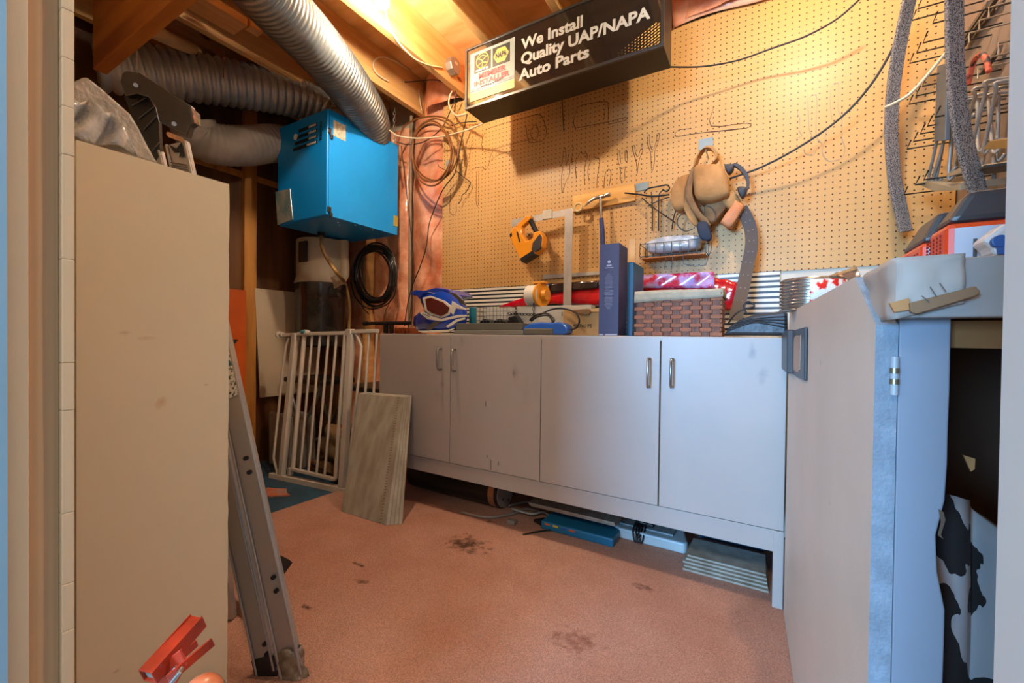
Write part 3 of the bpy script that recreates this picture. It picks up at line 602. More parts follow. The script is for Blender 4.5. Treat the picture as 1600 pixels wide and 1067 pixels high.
# treads
m_tread = mat('tread_grey', '6E655C', 0.5, metal=0.3)
def bar(p0, p1, wv, tv, m_, nm): return MB().ribbon([p0, p1], wv, tv).build(nm, m_, LD, bevel=0.002)
t1 = aD(445, 890, 1.30); t1b = t1 + Vector((-0.30, -0.02, 0.02))
bar(t1, t1b, Vector((0, 0.02, 0.018)), Vector((0.0, 0.006, -0.008)), M_black, 'tread')
t2 = aD(412, 1006, 1.16); t2b = t2 + Vector((-0.25, 0.10, 0.03)); bar(t2, t2b, Vector((0, 0.012, 0.018)), Vector((0, -0.012, 0.004)), m_tread, 'tread')
t3_ = aD(352, 700, 1.25); bar(t3_, t3_ + Vector((-0.25, 0.1, 0.03)), Vector((0, 0.03, 0.005)), Vector((0, 0, 0.012)), m_tread, 'tread')
# feet and taped end
b0, t0, wv, tv, ax = RR
MB().ribbon([b0 - ax * 0.018, b0 + ax * 0.04], wv * 1.12, tv * 1.5).build('foot', M_black, LD, bevel=0.003)
b0, t0, wv, tv, ax = FR
def wrap(u, v):
    a_ = 2 * math.pi * u; rr = 1.12 + 0.16 * math.sin(5 * a_ + 9 * v) + 0.1 * math.sin(11 * a_ - 17 * v)
    return b0 + ax * (-0.018 + 0.085 * v + 0.006 * math.sin(3 * a_)) + wv * rr * math.cos(a_) + tv * 1.6 * rr * math.sin(a_)
MB().grid(wrap, 26, 9, closed_u=True).build('tape_wrap', mat('brown_clear_tape', '93846C', 0.15, scale=40, col2='6B5A44', coat=0.8, bump=0.7, bscale=50), LD, smooth=60, solid=0.002)
# black top cap
m_cap = mat('cap_black', '0E0F12', 0.22, scale=9, col2='1E2024', spec=0.9, coat=0.5)
D0 = 1.13
cap = [(187, 128), (190, 114), (197, 110), (217, 113), (262, 142), (297, 164), (299, 174), (303, 192), (296, 196), (291, 213), (248, 190), (243, 168), (232, 152), (214, 146), (196, 150)]
MB().prism([aD(x, y, D0) for x, y in cap][::-1], cF * 0.02 + Vector((0, 0, 0))).build('top_cap', m_cap, LD, bevel=0.003)
MB().prism([aD(x, y, D0 + 0.021) for x, y in [(187, 128), (190, 114), (217, 113), (262, 142), (301, 170), (303, 192), (270, 172), (232, 140), (210, 134)]][::-1], cF * 0.03).build('cap_tray', m_cap, LD, bevel=0.003)
MB().prism([aD(x, y, D0 + 0.03) for x, y in [(194, 150), (214, 146), (232, 152), (243, 168), (248, 190), (250, 236), (244, 250), (230, 246)]][::-1], cF * 0.01).build('cap_web', M_black, LD)
for (xa, ya_, xb, yb_) in ((206, 165, 232, 150), (224, 203, 246, 180), (216, 186, 241, 166), (236, 238, 249, 222)):
    MB().cyl(aD(xa, ya_, D0 + 0.028), aD(xb, yb_, D0 + 0.028), 0.0014, 6).build('cap_rib', mat('cap_rib_grey', '55575A', 0.3), LD)
for (x, y) in ((212, 133), (272, 193.5)):
    MB().cyl(aD(x, y, D0 - 0.004), aD(x, y, D0 + 0.002), 0.0055, 14).build('rivet', M_steel, LD, smooth=40)

# ================================================================== red steel tool, bottom left
m_redm = mat('red_enamel_worn', 'C23A1E', 0.35, scale=16, col2='8F2E18', coat=0.3)
RT = thing('red_hand_tool', 'red steel tool with channel handle standing in front of the tall cabinet', 'tool', tuple(aD(270, 1100, 0.56)))
def dbar(x0, y0, d0, x1, y1, d1, hw, ht, mm, nm):
    a_, b_ = aD(x0, y0, d0), aD(x1, y1, d1); ax = (b_ - a_).normalized(); sv = (cU - ax * cU.dot(ax)).normalized(); tv = ax.cross(sv).normalized()
    return MB().ribbon([a_, b_], tv * ht, sv * hw).build(nm, mm, RT, bevel=0.0012)
a_, b_ = aD(226, 1050, 0.55), aD(308, 964, 0.62); ax = (b_ - a_).normalized(); sv = (cU - ax * cU.dot(ax)).normalized(); tv = ax.cross(sv).normalized()
ch = MB().ribbon([a_, b_], tv * 0.0105, sv * 0.0012)
ch.ribbon([a_ + tv * 0.0105 - sv * 0.010, b_ + tv * 0.0105 - sv * 0.006], tv * 0.001, sv * 0.0105).ribbon([a_ - tv * 0.0105 - sv * 0.010, b_ - tv * 0.0105 - sv * 0.006], tv * 0.001, sv * 0.0105)
ch.ribbon([a_ - sv * 0.0195, b_ - sv * 0.011], tv * 0.0105, sv * 0.0012); ch.build('handle', m_redm, RT, bevel=0.0008)
MB().ribbon([a_ + ax * 0.004 - sv * 0.010, a_ + ax * 0.006 - sv * 0.010], tv * 0.009, sv * 0.009).build('handle_plug', mat('grey_plug', '8A8478', 0.6), RT)
dbar(262, 1062, 0.555, 333, 1002, 0.60, 0.007, 0.0015, m_redm, 'fork_arm'); dbar(258, 1048, 0.60, 308, 1004, 0.64, 0.006, 0.0015, m_redm, 'fork_arm')
MB().prism([aD(x, y, 0.57) for x, y in ((238, 1048), (262, 1030), (280, 1016), (292, 1040), (270, 1075), (262, 1300), (230, 1300))][::-1], cF * 0.004).build('body_plate', m_redm, RT, bevel=0.001)
for x, y in ((250, 1056), (274, 1045)): MB().sphere(aD(x, y, 0.566), 0.0042, nu=12, nv=8).build('rivet', M_steel, RT, smooth=180)
dbar(255, 1082, 0.553, 284, 1046, 0.56, 0.0025, 0.006, mat('zinc_bar', 'A9A59C', 0.35, metal=0.8), 'pivot_bar')
kn = aD(316, 1082, 0.56); MB().sphere(kn, (0.024, 0.024, 0.02), nu=24, nv=12).build('knob', mat('orange_pink_knob', 'E08A62', 0.3, coat=0.5, scale=12, col2='CC6A40'), RT, smooth=180)
MB().tube([kn + cR * 0.0245 * math.cos(t) * 1 + cF * 0.0245 * math.sin(t) + Vector((0, 0, -0.002)) for t in [i * math.pi / 12 for i in range(24)]], 0.0022, 6, closed=True).build('ring', M_steel, RT, smooth=180)
fl = aD(250, 1290, 0.57); MB().box((fl.x - 0.015, fl.y - 0.004, 0.0145), (fl.x + 0.015, fl.y + 0.02, fl.z + 0.03)).box((fl.x - 0.06, fl.y - 0.05, 0.0145), (fl.x + 0.06, fl.y + 0.06, 0.03)).build('stand', m_redm, RT, bevel=0.002)

# ================================================================== left wall: stud, rail, panels, hanging cord
m_stud = mat('aged_stud', 'C08438', 0.6, scale=3, stretch=(5, 5, 0.7), col2='9A6222')
XLW = -2.999
s0, s1 = aX(377, 400, XLW).y, aX(396, 400, XLW).y
tag(MB().box((-2.999, s0, 0), (-2.96, s1, 2.40)).build('wall_stud', m_stud, bevel=0.001), 'vertical wooden stud on the dark left wall beside the orange board', 'stud')
zr_ = aX(390, 277, XLW).z
tag(MB().box((-2.999, 0.6, zr_ - 0.02), (-2.985, 2.25, zr_ + 0.02)).build('wall_rail', m_stud, bevel=0.001), 'horizontal wooden rail crossing the dark left wall below the dull duct', 'rail')
o0, o1 = aX(330, 550, -2.93).y, aX(382.5, 550, -2.93).y; zo = aX(370, 452.5, -2.93).z
m_or = mat('orange_board_paint', 'D8641C', 0.4, scale=2, col2='B04A10')
OB = thing('orange_board', 'bright orange board standing against the left wall beside the stud', 'board', (-2.92, (o0 + o1) / 2, 0))
MB().box((-2.94, o0, 0.001), (-2.918, o1, zo)).build('panel', m_or, OB, bevel=0.001)
q = aX(364, 533, -2.917); MB().box((-2.918, q.y - 0.02, q.z), (-2.916, q.y + 0.03, q.z + 0.012)).box((-2.918, q.y - 0.005, q.z - 0.012), (-2.916, q.y + 0.02, q.z)).box((-2.918, q.y, q.z - 0.03), (-2.916, q.y + 0.008, q.z - 0.012)).build('printed_mark', T_black, OB)
wq = [aX(x, y, -2.955) for x, y in ((398, 450), (503, 461), (497, 612), (407, 621))]
wb = MB().prism(wq, (-0.012, 0, 0)).build('white_board', mat('off_white_board', 'C9B79C', 0.6, scale=2))
tag(wb, 'off-white sheet of board fixed to the left wall behind the gate', 'board')
pp = MB().tube(spline([aX(232, 45, -2.3), aX(280, 68, -2.5), aX(330, 88, -2.9)], 6), 0.03, 14)
tag(pp.build('drain_pipe', mat('cream_pipe', 'C9A878', 0.5), smooth=60), 'cream plastic pipe crossing between dark joists above the grey duct', 'pipe')
for (x, y0, y1, D_, lb) in ((215, 52, 108, 1.9, 'short white string hanging from the beam at the top left'), (350, 52, 122, 2.2, 'thin brown string hanging below the lumber offcuts')):
    p0, p1 = aD(x, y0, D_), aD(x - 1, y1, D_); p0.z = 2.654 if x < 300 else 2.36
    tag(MB().tube([p0, p0.lerp(p1, 0.5) + Vector((0.003, 0, 0)), p1], 0.0022, 6).build('hanging_string', mat('string' + str(x), 'E6D6BA' if x < 300 else '8A6238', 0.8)), lb, 'string')
# lumber offcuts under the joists
l0, l1 = aZ(365, 55, 2.34), aZ(383, 38, 2.34)
lm = MB().box((l0.x, 0.45, 2.34), (l1.x, l0.y, 2.377)); tag(lm.build('lumber_offcut', M_wood, bevel=0.001), 'pale lumber offcut lying flat under the joists, nearest the camera', 'lumber')
l2, l3 = aZ(385, 57, 2.345), aZ(393, 50, 2.345)
tag(MB().box((l1.x - 0.03, l0.y + 0.005, 2.335), (l1.x + 0.018, l0.y + 0.06, 2.419)).build('lumber_offcut', M_wood, bevel=0.001), 'short lumber block directly behind the flat offcut near the big duct', 'lumber')
# PVC / central vacuum canister
VC = thing('vacuum_canister', 'central vacuum canister with cream top and black bucket below the blue unit', 'vacuum canister', (-2.74, 1.93, 0.85))
cx, cy = -2.745, 1.93
m_cream = mat('canister_cream', 'BFB19A', 0.4)
zs = aY(500, 445, cy).z
def lathe(prof, c, n=32):
    b_ = MB(); vs = []; 
    for r, z in prof:
        for j in range(n): vs.append(Vector((c[0] + r * math.cos(2 * math.pi * j / n), c[1] + r * math.sin(2 * math.pi * j / n), z)))
    fs = []
    for i in range(len(prof) - 1):
        for j in range(n): j2 = (j + 1) % n; fs.append((i * n + j, i * n + j2, (i + 1) * n + j2, (i + 1) * n + j))
    fs.append(tuple(range(n - 1, -1, -1))); fs.append(tuple((len(prof) - 1) * n + j for j in range(n)))
    return b_.add(vs, fs)
lathe([(0.172, zs), (0.178, zs + 0.005), (0.172, zs + 0.02), (0.165, zs + 0.05), (0.165, 1.545), (0.16, 1.555)], (cx, cy)).build('upper_housing', m_cream, VC, smooth=40)
lathe([(0.150, 0.80), (0.160, 0.81), (0.165, zs - 0.09), (0.170, zs - 0.08), (0.170, zs - 0.001)], (cx, cy)).build('dirt_bucket', mat('bucket_black', '1D1B1A', 0.25, scale=8, col2='2F2B26', coat=0.3), VC, smooth=40)
hp_ = aY(523, 461, 1.77); MB().box((hp_.x - 0.04, 1.76, hp_.z - 0.012), (hp_.x + 0.04, 1.785, hp_.z + 0.012)).build('clasp', M_black, VC, bevel=0.003)
bp = aY(472, 398, 1.765); MB().box((bp.x - 0.03, 1.757, bp.z - 0.05), (bp.x + 0.05, 1.775, bp.z + 0.09)).build('badge', M_black, VC, bevel=0.002)
m_pvc = mat('cream_pvc', 'CDBB9A', 0.4)
pv = spline([aY(537, 376, 2.0) + Vector((0, 0, 0.0)), aY(537, 400, 2.0), aY(538, 425, 1.99), aY(533, 437, 1.97), aY(520, 442, 1.90)], 6)
MB().tube(pv, 0.034, 16).build('intake_pipe', m_pvc, VC, smooth=60); MB().tube([pv[-3], pv[-1]], 0.041, 16).build('pipe_collar', m_pvc, VC, smooth=60)
hs = spline([Vector((dr.x, dr.y, zh0 - 0.026)), aY(503, 385, 1.72), aY(512, 405, 1.74), aY(527, 427, 1.76), aY(540, 445, 2.05), aY(546, 480, 2.1), aY(545, 525, 2.12), aY(545, 640, 2.14)], 8)
tag(MB().tube(hs, 0.012, 10).build('drain_hose', mat('clear_brown_hose', 'B08A54', 0.3), smooth=180), 'thin translucent brown drain hose leaving the bottom of the blue unit', 'hose')

# ================================================================== baby gate
GB = aZ(424, 746); GE = aZ(520, 767); GX = (GE - GB).normalized(); GU = Vector((0, 0, 0.885)) + Vector((-GX.y, GX.x, 0)) * 0.075; GN = GX.cross(GU).normalized()
def g(x, y): r = ray(x, y); return EYE + r * ((GB - EYE).dot(GN) / r.dot(GN))
GT = thing('baby_gate', 'white metal pressure-fit baby gate standing left of the planks', 'baby gate', tuple(GB))
m_gate = mat('gate_white', 'C9C2B4', 0.35, scale=5, var=0.05)
def gtube(pts, r, nm, sq=False):
    P = [g(x, y) for x, y in pts]
    if sq: return MB().ribbon(P, GX * r, GN * r).build(nm, m_gate, GT, bevel=0.002)
    return MB().tube(P, r, 8).build(nm, m_gate, GT, smooth=60)
gtube([(452, 528), (447, 540), (441, 587), (427.5, 715), (433.5, 740)], 0.008, 'side_bar')
gtube([(461, 530), (440.5, 741)], 0.0165, 'post', True); gtube([(549, 522), (535, 760)], 0.0175, 'post', True)
for t_, b_ in ((475.5, 457.5), (487.9, 469), (500.2, 481.7), (513.6, 494.3), (525.9, 507)):
    yb_ = 733 + (b_ - 457) * 0.24; gtube([(t_, 523.5), (b_, yb_)], 0.0135 if t_ == 475.5 else 0.0075, 'bar')
gtube([(539.5, 523), (524, 748)], 0.012, 'bar')
gtube([(556, 521), (559, 527), (564.5, 541), (561, 587), (548, 700), (545, 755)], 0.008, 'side_bar'); gtube([(577, 520), (561, 760)], 0.0075, 'bar'); gtube([(589, 520), (576, 765)], 0.0075, 'bar')
def grail(x0, y0, x1, y1, hh, ht, nm):
    P = [g(x0, y0), g(x1, y1)]; return MB().ribbon(P, GU.normalized() * hh, GN * ht).build(nm, m_gate, GT, bevel=0.003)
grail(424, 743, 580, 775.5, 0.019, 0.02, 'bottom_rail'); grail(455, 732.5, 524, 749, 0.009, 0.012, 'door_bottom_rail')
grail(466, 522, 541, 520.5, 0.011, 0.012, 'door_top_rail'); grail(546, 518.5, 591, 517.2, 0.011, 0.012, 'top_rail'); grail(443, 523.5, 463, 523, 0.010, 0.011, 'top_rail')
pk = g(441, 523); MB().cyl(pk + Vector((-0.035, 0, 0)), pk + Vector((0.02, 0, 0)), 0.008, 10).cyl(pk + Vector((-0.04, 0, 0)), pk + Vector((-0.028, 0, 0)), 0.022, 16).cyl(pk + Vector((0.0, 0, 0)), pk + Vector((0.01, 0, 0)), 0.017, 8).build('pressure_bolt', m_gate, GT, smooth=40)
lh = g(477, 520.5); MB().sphere(lh - GN * 0.0, (0.05, 0.022, 0.022)).build('latch_handle', m_gate, GT, smooth=180)
MB().sphere(lh + Vector((0, -0.010, 0.006)), (0.028, 0.016, 0.013)).build('latch_button', mat('teal_button', '2E8F96', 0.4), GT, smooth=180)
cl = g(461, 526); MB().box(cl - Vector((0.022, 0.018, 0.022)), cl + Vector((0.022, 0.018, 0.022))).build('bracket', m_gate, GT, bevel=0.004)
cl = g(547, 519.5); MB().box(cl - Vector((0.022, 0.018, 0.02)), cl + Vector((0.022, 0.018, 0.02))).build('bracket', m_gate, GT, bevel=0.004)
cl = g(454, 734); MB().box(cl - Vector((0.012, 0.014, 0.03)), cl + Vector((0.012, 0.014, 0.015))).build('door_pivot', m_gate, GT, bevel=0.003)
wl = g(537.5, 675); MB().box(wl + Vector((-0.005, -0.02, -0.05)), wl + Vector((0.003, -0.017, 0.05))).build('warning_label', mat('label_red', 'A8382C', 0.6, scale=60, col2='C9C2B4'), GT)

# ---- things behind the gate
m_gc = mat('grey_cloth', '8C867C', 0.9, scale=12, bump=0.5, bscale=25)
def lump(c, r, seed, m_, name, label, cat, amp=0.12, M=None, sub=24):
    rnd = random.Random(seed); ph = [rnd.uniform(0, 6.3) for _ in range(9)]
    b_ = MB().sphere((0, 0, 0), 1.0, nu=sub, nv=sub // 2 + 4)
    for v in b_.v:
        d = 1 + amp * (math.sin(3 * v.x + ph[0]) * math.sin(3.3 * v.y + ph[1]) + 0.6 * math.sin(6 * v.z + ph[2] + 3 * v.x) + 0.4 * math.sin(9 * v.y + ph[3]) * math.sin(8 * v.x + ph[4]))
        s_ = 3.2; n_ = (abs(v.x) ** s_ + abs(v.y) ** s_ + abs(v.z) ** s_) ** (1 / s_); w_ = v / max(n_, 1e-6) * d
        v.x, v.y, v.z = w_.x * r[0], w_.y * r[1], w_.z * r[2]
    if M: b_.v = [M @ v for v in b_.v]
    b_.v = [v + Vector(c) for v in b_.v]; o = b_.build(name, m_, smooth=180); tag(o, label, cat); return o
MVB = thing('moving_blanket', 'folded grey blanket standing on the floor left of the gate', 'blanket', (-2.75, 1.70, 0.004))
for i, (dx, hh, ww) in enumerate(((0.0, 0.36, 0.24), (0.05, 0.345, 0.25), (0.10, 0.37, 0.24))):
    yy = 1.62 + i * 0.045
    MB().hexa([(-2.86 + dx, yy, 0.0045), (-2.86 + dx + ww, yy, 0.0045), (-2.86 + dx + ww, yy + 0.038, 0.0045), (-2.86 + dx, yy + 0.038, 0.0045), (-2.90 + dx, yy + 0.02, hh), (-2.90 + dx + ww, yy + 0.025, hh - 0.02), (-2.90 + dx + ww, yy + 0.058, hh - 0.02), (-2.90 + dx, yy + 0.055, hh)]).build('fold', m_gc, MVB, bevel=0.014)
gc = aZ(485, 742); lump((gc.x - 0.02, gc.y + 0.28, 0.14), (0.17, 0.10, 0.13), 5, mat('beige_sack', 'A88C64', 0.9, scale=9, col2='7A5C3C', bump=0.4, bscale=20), 'sack', 'crumpled beige sack on the floor behind the gate bars', 'sack', 0.16)
gc = aZ(500, 755); lump((gc.x - 0.05, gc.y + 0.12, 0.045), (0.19, 0.05, 0.035), 9, mat('brown_rubble', '7A5B3C', 0.95, scale=30, col2='3F2B1A', bump=0.8, bscale=60), 'brown_bag', 'low brown bag lying at the foot of the gate', 'bag', 0.2)
ST = thing('folding_stool', 'black folding stool with crossed metal legs behind the gate', 'stool', tuple(aZ(500, 735)))
m_leg = mat('dark_steel_tube', '7E7B76', 0.35, metal=0.5)
fa = lambda x, y, Y=1.85: aY(x, y, Y)
zst = fa(500, 596).z
for Y_ in (1.74, 1.96):
    MB().tube([Vector((fa(473, 602).x, Y_, zst)), Vector((fa(508, 742).x, Y_, 0.02))], 0.012, 10).build('leg', m_leg, ST, smooth=60)
    MB().tube([Vector((fa(526, 602).x, Y_, zst)), Vector((fa(478, 735).x, Y_, 0.02))], 0.012, 10).build('leg', m_leg, ST, smooth=60)
MB().box((fa(470, 600).x, 1.72, zst - 0.005), (fa(530, 600).x, 1.98, zst + 0.03)).build('seat', mat('stool_black', '151515', 0.35), ST, bevel=0.008)
MB().cyl((fa(503, 700).x, 1.74, 0.17), (fa(503, 700).x, 1.96, 0.17), 0.009, 8).build('cross_bar', m_leg, ST)
CH = thing('folding_chair', 'black folding chair seat seen between gate and cabinet', 'chair', tuple(aZ(565, 735)))
ca, cb = aY(548, 600, 1.80), aY(592, 600, 1.80); ca.x += 0.0
MB().box((ca.x, 1.72, ca.z - 0.03), (XC0 - 0.01, 2.08, ca.z)).build('seat', MATS['stool_black'], CH, bevel=0.01)
zc = ca.z
for x_, y_ in ((ca.x + 0.02, 1.75), (XC0 - 0.03, 1.75), (ca.x + 0.02, 2.05), (XC0 - 0.03, 2.05)): MB().tube([(x_, y_, 0.002), (x_, y_, zc - 0.03)], 0.010, 8).build('leg', m_leg, CH, smooth=60)
MB().box((XC0 - 0.10, 2.02, zc), (XC0 - 0.03, 2.06, zc + 0.33)).build('backrest', MATS['stool_black'], CH, bevel=0.01)

# ================================================================== grey planks leaning on the cabinet
m_plank = mat('grey_vinyl_plank', 'A5A294', 0.5, scale=3.0, stretch=(7, 7, 0.9), col2='8C8474', detail=6)
m_pedge = mat('plank_core', 'B9AC96', 0.7)
fb0, fb1 = aZ(533, 799, 0.0155), aZ(603, 821, 0.0155)
ft0, ft1 = aY(560.5, 615, 1.565), aY(632, 620.5, 1.565)
bt0, bt1 = aY(572.7, 612.4, 1.612), aY(643.7, 617.7, 1.612)
shift = Vector((0.055, 0.050, 0))
for i in range(4):
    a0, a1 = i / 4, (i + 0.88) / 4
    P_ = [fb0 + shift * a0, fb1 + shift * a0, fb1 + shift * a1, fb0 + shift * a1, ft0.lerp(bt0, a0), ft1.lerp(bt1, a0), ft1.lerp(bt1, a1), ft0.lerp(bt0, a1)]
    o = MB().hexa(P_).build('plank', m_plank, bevel=0.001)
    tag(o, ['grey wood-grain plank leaning on the cabinet, frontmost of its stack', 'second grey plank of the leaning stack, just behind the front one', 'third grey plank of the leaning stack beside the cabinet', 'rearmost grey plank of the stack leaning on the cabinet doors'][i], 'plank', 'grey planks leaning against the cabinet')

# milled click edge on the front plank
fm_ = MB(); nrm = (fb1 - fb0).cross(ft0 - fb0).normalized(); nrm = -nrm if nrm.dot(cF) > 0 else nrm
for i in range(46):
    t = (i + 0.5) / 46; L0, R0 = fb0.lerp(ft0, t), fb1.lerp(ft1, t); p = L0.lerp(R0, 0.885); dd = (R0 - L0).normalized(); uu = (ft1 - fb1).normalized()
    fm_.ribbon([p - dd * 0.006 - uu * 0.002 + nrm * 0.0006, p + dd * 0.006 + uu * 0.002 + nrm * 0.0006], uu * 0.0017, nrm * 0.0005)
bpy.data.objects['plank']
o = fm_.build('milled_edge', mat('milled_edge', '6E5F4C', 0.7)); o.parent = bpy.data.objects['plank']
# ================================================================== below the cabinet
HT = thing('cylinder_heater', 'long dark metal cylinder with grey end cap lying under the cabinet', 'metal cylinder', (-1.2, 1.82, 0.012))
cc = aY(783, 779, 1.80); r_ = 0.082; zc = 0.0145 + r_; xe = cc.x
MB().cyl((-1.72, 1.84, zc), (xe - 0.055, 1.84, zc), r_, 36).build('body', mat('dark_cylinder', '3C3630', 0.35, metal=0.6, scale=2), HT, smooth=40)
MB().cyl((xe - 0.055, 1.84, zc), (xe - 0.02, 1.84, zc), r_ * 1.01, 36).build('copper_band', mat('copper_band', 'B88A6A', 0.35, metal=0.7), HT, smooth=40)
MB().cyl((xe - 0.02, 1.84, zc), (xe - 0.002, 1.84, zc), r_ * 1.04 if False else r_, 36).build('rubber_rim', M_black, HT, smooth=40)
MB().cyl((xe - 0.002, 1.84, zc), (xe + 0.004, 1.84, zc), r_ * 0.95, 36).build('end_cap', mat('cap_grey', '8E8276', 0.5), HT, smooth=40)
for dy, dz in ((-0.03, -0.03), (0.03, 0.045), (0.025, -0.05)): MB().cyl((xe + 0.003, 1.84 + dy, zc + dz), (xe + 0.006, 1.84 + dy, zc + dz), 0.006, 8).build('bolt', M_black, HT)
def floor_path(px, z=0.02): return spline([aZ(x, y, z) for x, y in px], 6)
m_gcord = mat('grey_cord', '8A8178', 0.5)
tag(MB().tube(floor_path([(720, 800), (760, 808), (800, 803), (822, 795), (845, 800), (865, 805), (905, 812)], 0.022), 0.006, 8).build('cord', m_gcord, smooth=180), 'grey cord looping on the carpet in front of the metal cylinder', 'cord')
tag(MB().tube(floor_path([(795, 790), (815, 785), (835, 783), (860, 782)], 0.03), 0.005, 8).build('cord', m_gcord, smooth=180), 'grey cord curling from the cylinder end towards the stacked planks', 'cord')
tag(MB().tube(floor_path([(800, 795), (830, 803), (850, 800), (872, 812), (930, 812)], 0.035), 0.005, 8).build('cord', mat('pale_cord', '9CA0A0', 0.5), smooth=180), 'pale cord running over the blue case under the cabinet', 'cord')
pg = aZ(800, 815, 0.025); tag(MB().box(pg - Vector((0.02, 0.015, 0.010)), pg + Vector((0.02, 0.015, 0.010))).build('plug', m_gcord, bevel=0.004), 'small grey plug lying on the carpet near the cylinder', 'plug')
tag(MB().tube(floor_path([(817, 835), (850, 829), (900, 826), (960, 826)], 0.02), 0.0035, 6).build('cord', M_black, smooth=180), 'thin black cord lying along the front of the blue case', 'cord')
# blue flat case with coloured stripe
a_ = aZ(845, 826, 0.0145); b_ = aZ(960, 836, 0.0145)
BC = thing('blue_case', 'flat blue plastic case with multicoloured stripe under the cabinet', 'case', tuple(a_))
m_bc = mat('teal_blue_plastic', '1E6E94', 0.35)
y0 = a_.y; 
MB().box((a_.x, y0, 0.0148), (b_.x + 0.03, y0 + 0.16, 0.052)).build('body', m_bc, BC, bevel=0.006)
for i, c_ in enumerate(('C8642C', 'D8B43C', '2C58B0', 'C8502C')):
    MB().box((a_.x + 0.02 + i * 0.04, y0 - 0.001, 0.038), (a_.x + 0.045 + i * 0.04, y0 + 0.002, 0.046)).build('stripe', mat('stripe' + c_, c_, 0.5), BC)
MB().tube([(a_.x - 0.05, y0 + 0.03, 0.03), (a_.x, y0 + 0.03, 0.035)], [0.006, 0.02], 10).build('nozzle', M_black, BC, smooth=60)
MB().box((a_.x + 0.01, y0 + 0.165, 0.0148), (a_.x + 0.04, y0 + 0.185, 0.085)).box((b_.x - 0.03, y0 + 0.165, 0.0148), (b_.x, y0 + 0.185, 0.085)).build('riser', M_black, BC)
# two slats resting on top
for i in range(3):
    p0, p1 = aY(830 , 789 + i * 4, a_.y + 0.05), aY(963, 806 + i * 4, a_.y + 0.05)
    z_ = 0.0885 + 0.009 * (2 - i)
    o = MB().box((p0.x, a_.y + 0.02 + 0.01 * i, z_), (p1.x, a_.y + 0.20, z_ + 0.007)).build('slat', m_plank, bevel=0.001)
    tag(o, ['top grey slat of the small stack resting on the blue case', 'middle grey slat of the small stack resting on the blue case', 'bottom grey slat of the small stack resting on the blue case'][i], 'slat', 'grey slats on the blue case')
# white electric appliance with black cord
a_ = aZ(950, 836, 0.0145); b_ = aZ(1078, 855, 0.0145)
WP = thing('white_appliance', 'flat white plastic appliance with black cord under the cabinet', 'appliance', tuple(a_))
m_wp = mat('appliance_white', 'B8CCD0', 0.35)
x0_, x1_ = a_.x + 0.02, b_.x; y0 = 0.5 * (a_.y + b_.y) - 0.03
MB().prism([(x0_, y0 + 0.01, 0.0148), (x0_ + 0.03, y0 - 0.01, 0.0148), (x1_ - 0.01, y0 - 0.01, 0.0148), (x1_, y0 + 0.01, 0.0148), (x1_ - 0.03, y0 + 0.12, 0.0148), (x0_ + 0.02, y0 + 0.13, 0.0148)], (0, 0, 0.045)).build('body', m_wp, WP, bevel=0.008)
MB().box((x0_ + 0.02, y0 + 0.03, 0.0598), (x1_ - 0.06, y0 + 0.10, 0.066)).build('lid', mat('appliance_grey', '8C9EA0', 0.4), WP, bevel=0.003)
MB().box((x0_ - 0.03, y0 + 0.005, 0.022), (x0_ + 0.01, y0 + 0.03, 0.034)).build('lug', m_wp, WP, bevel=0.003)
cpts = []
for k in range(3):
    xx = x0_ + 0.085 + k * 0.012
    cpts += [(xx, y0 + 0.08, 0.072), (xx + 0.004, y0 - 0.005, 0.066), (xx + 0.012, y0 - 0.022, 0.03), (xx + 0.02, y0 - 0.02, 0.024), (xx + 0.026, y0 - 0.012, 0.05), (xx + 0.02, y0 + 0.05, 0.074)]
MB().tube(spline(cpts, 4), 0.0035, 6).build('cord', M_black, WP, smooth=180)
MB().box((x0_ + 0.10, y0 + 0.05, 0.066), (x0_ + 0.16, y0 + 0.09, 0.08)).build('plug', M_black, WP, bevel=0.003)
# grey panels stacked at the right leg and a blue panel behind
a_ = aZ(1058, 888, 0.0145); b_ = aZ(1203, 924, 0.0145)
xa_, xb_ = aY(1060, 880, 1.60).x, xl - 0.008; y0 = a_.y + 0.0
for i in range(5):
    dx = (0.0, 0.004, -0.003, 0.006, 0.01)[i]
    o = MB().box((xa_ + dx, y0 + 0.012 * i, 0.0148 + i * 0.0082), (xb_ - 0.002 * i, y0 + 0.16 + 0.012 * i, 0.0148 + i * 0.0082 + 0.007)).build('flooring_panel', m_plank, bevel=0.001)
    tag(o, ['lowest', 'second lowest', 'middle', 'second highest', 'topmost'][i] + ' grey flooring panel in the flat stack beside the cabinet leg', 'flooring panel', 'flat grey panels beside the cabinet leg')
o = MB().box((xa_ + 0.02, 2.02, 0.0148), (XC1 - 0.05, 2.035, 0.175)).build('blue_board', mat('blue_panel', '2A6E96', 0.5, scale=3, col2='1E5878'), bevel=0.001)
tag(o, 'blue panel standing under the cabinet behind the flat grey stack', 'panel')
# ================================================================== things on the cabinet top
ZT = 0.8985
def onto(p, z=ZT): return Vector((p.x, p.y, z))
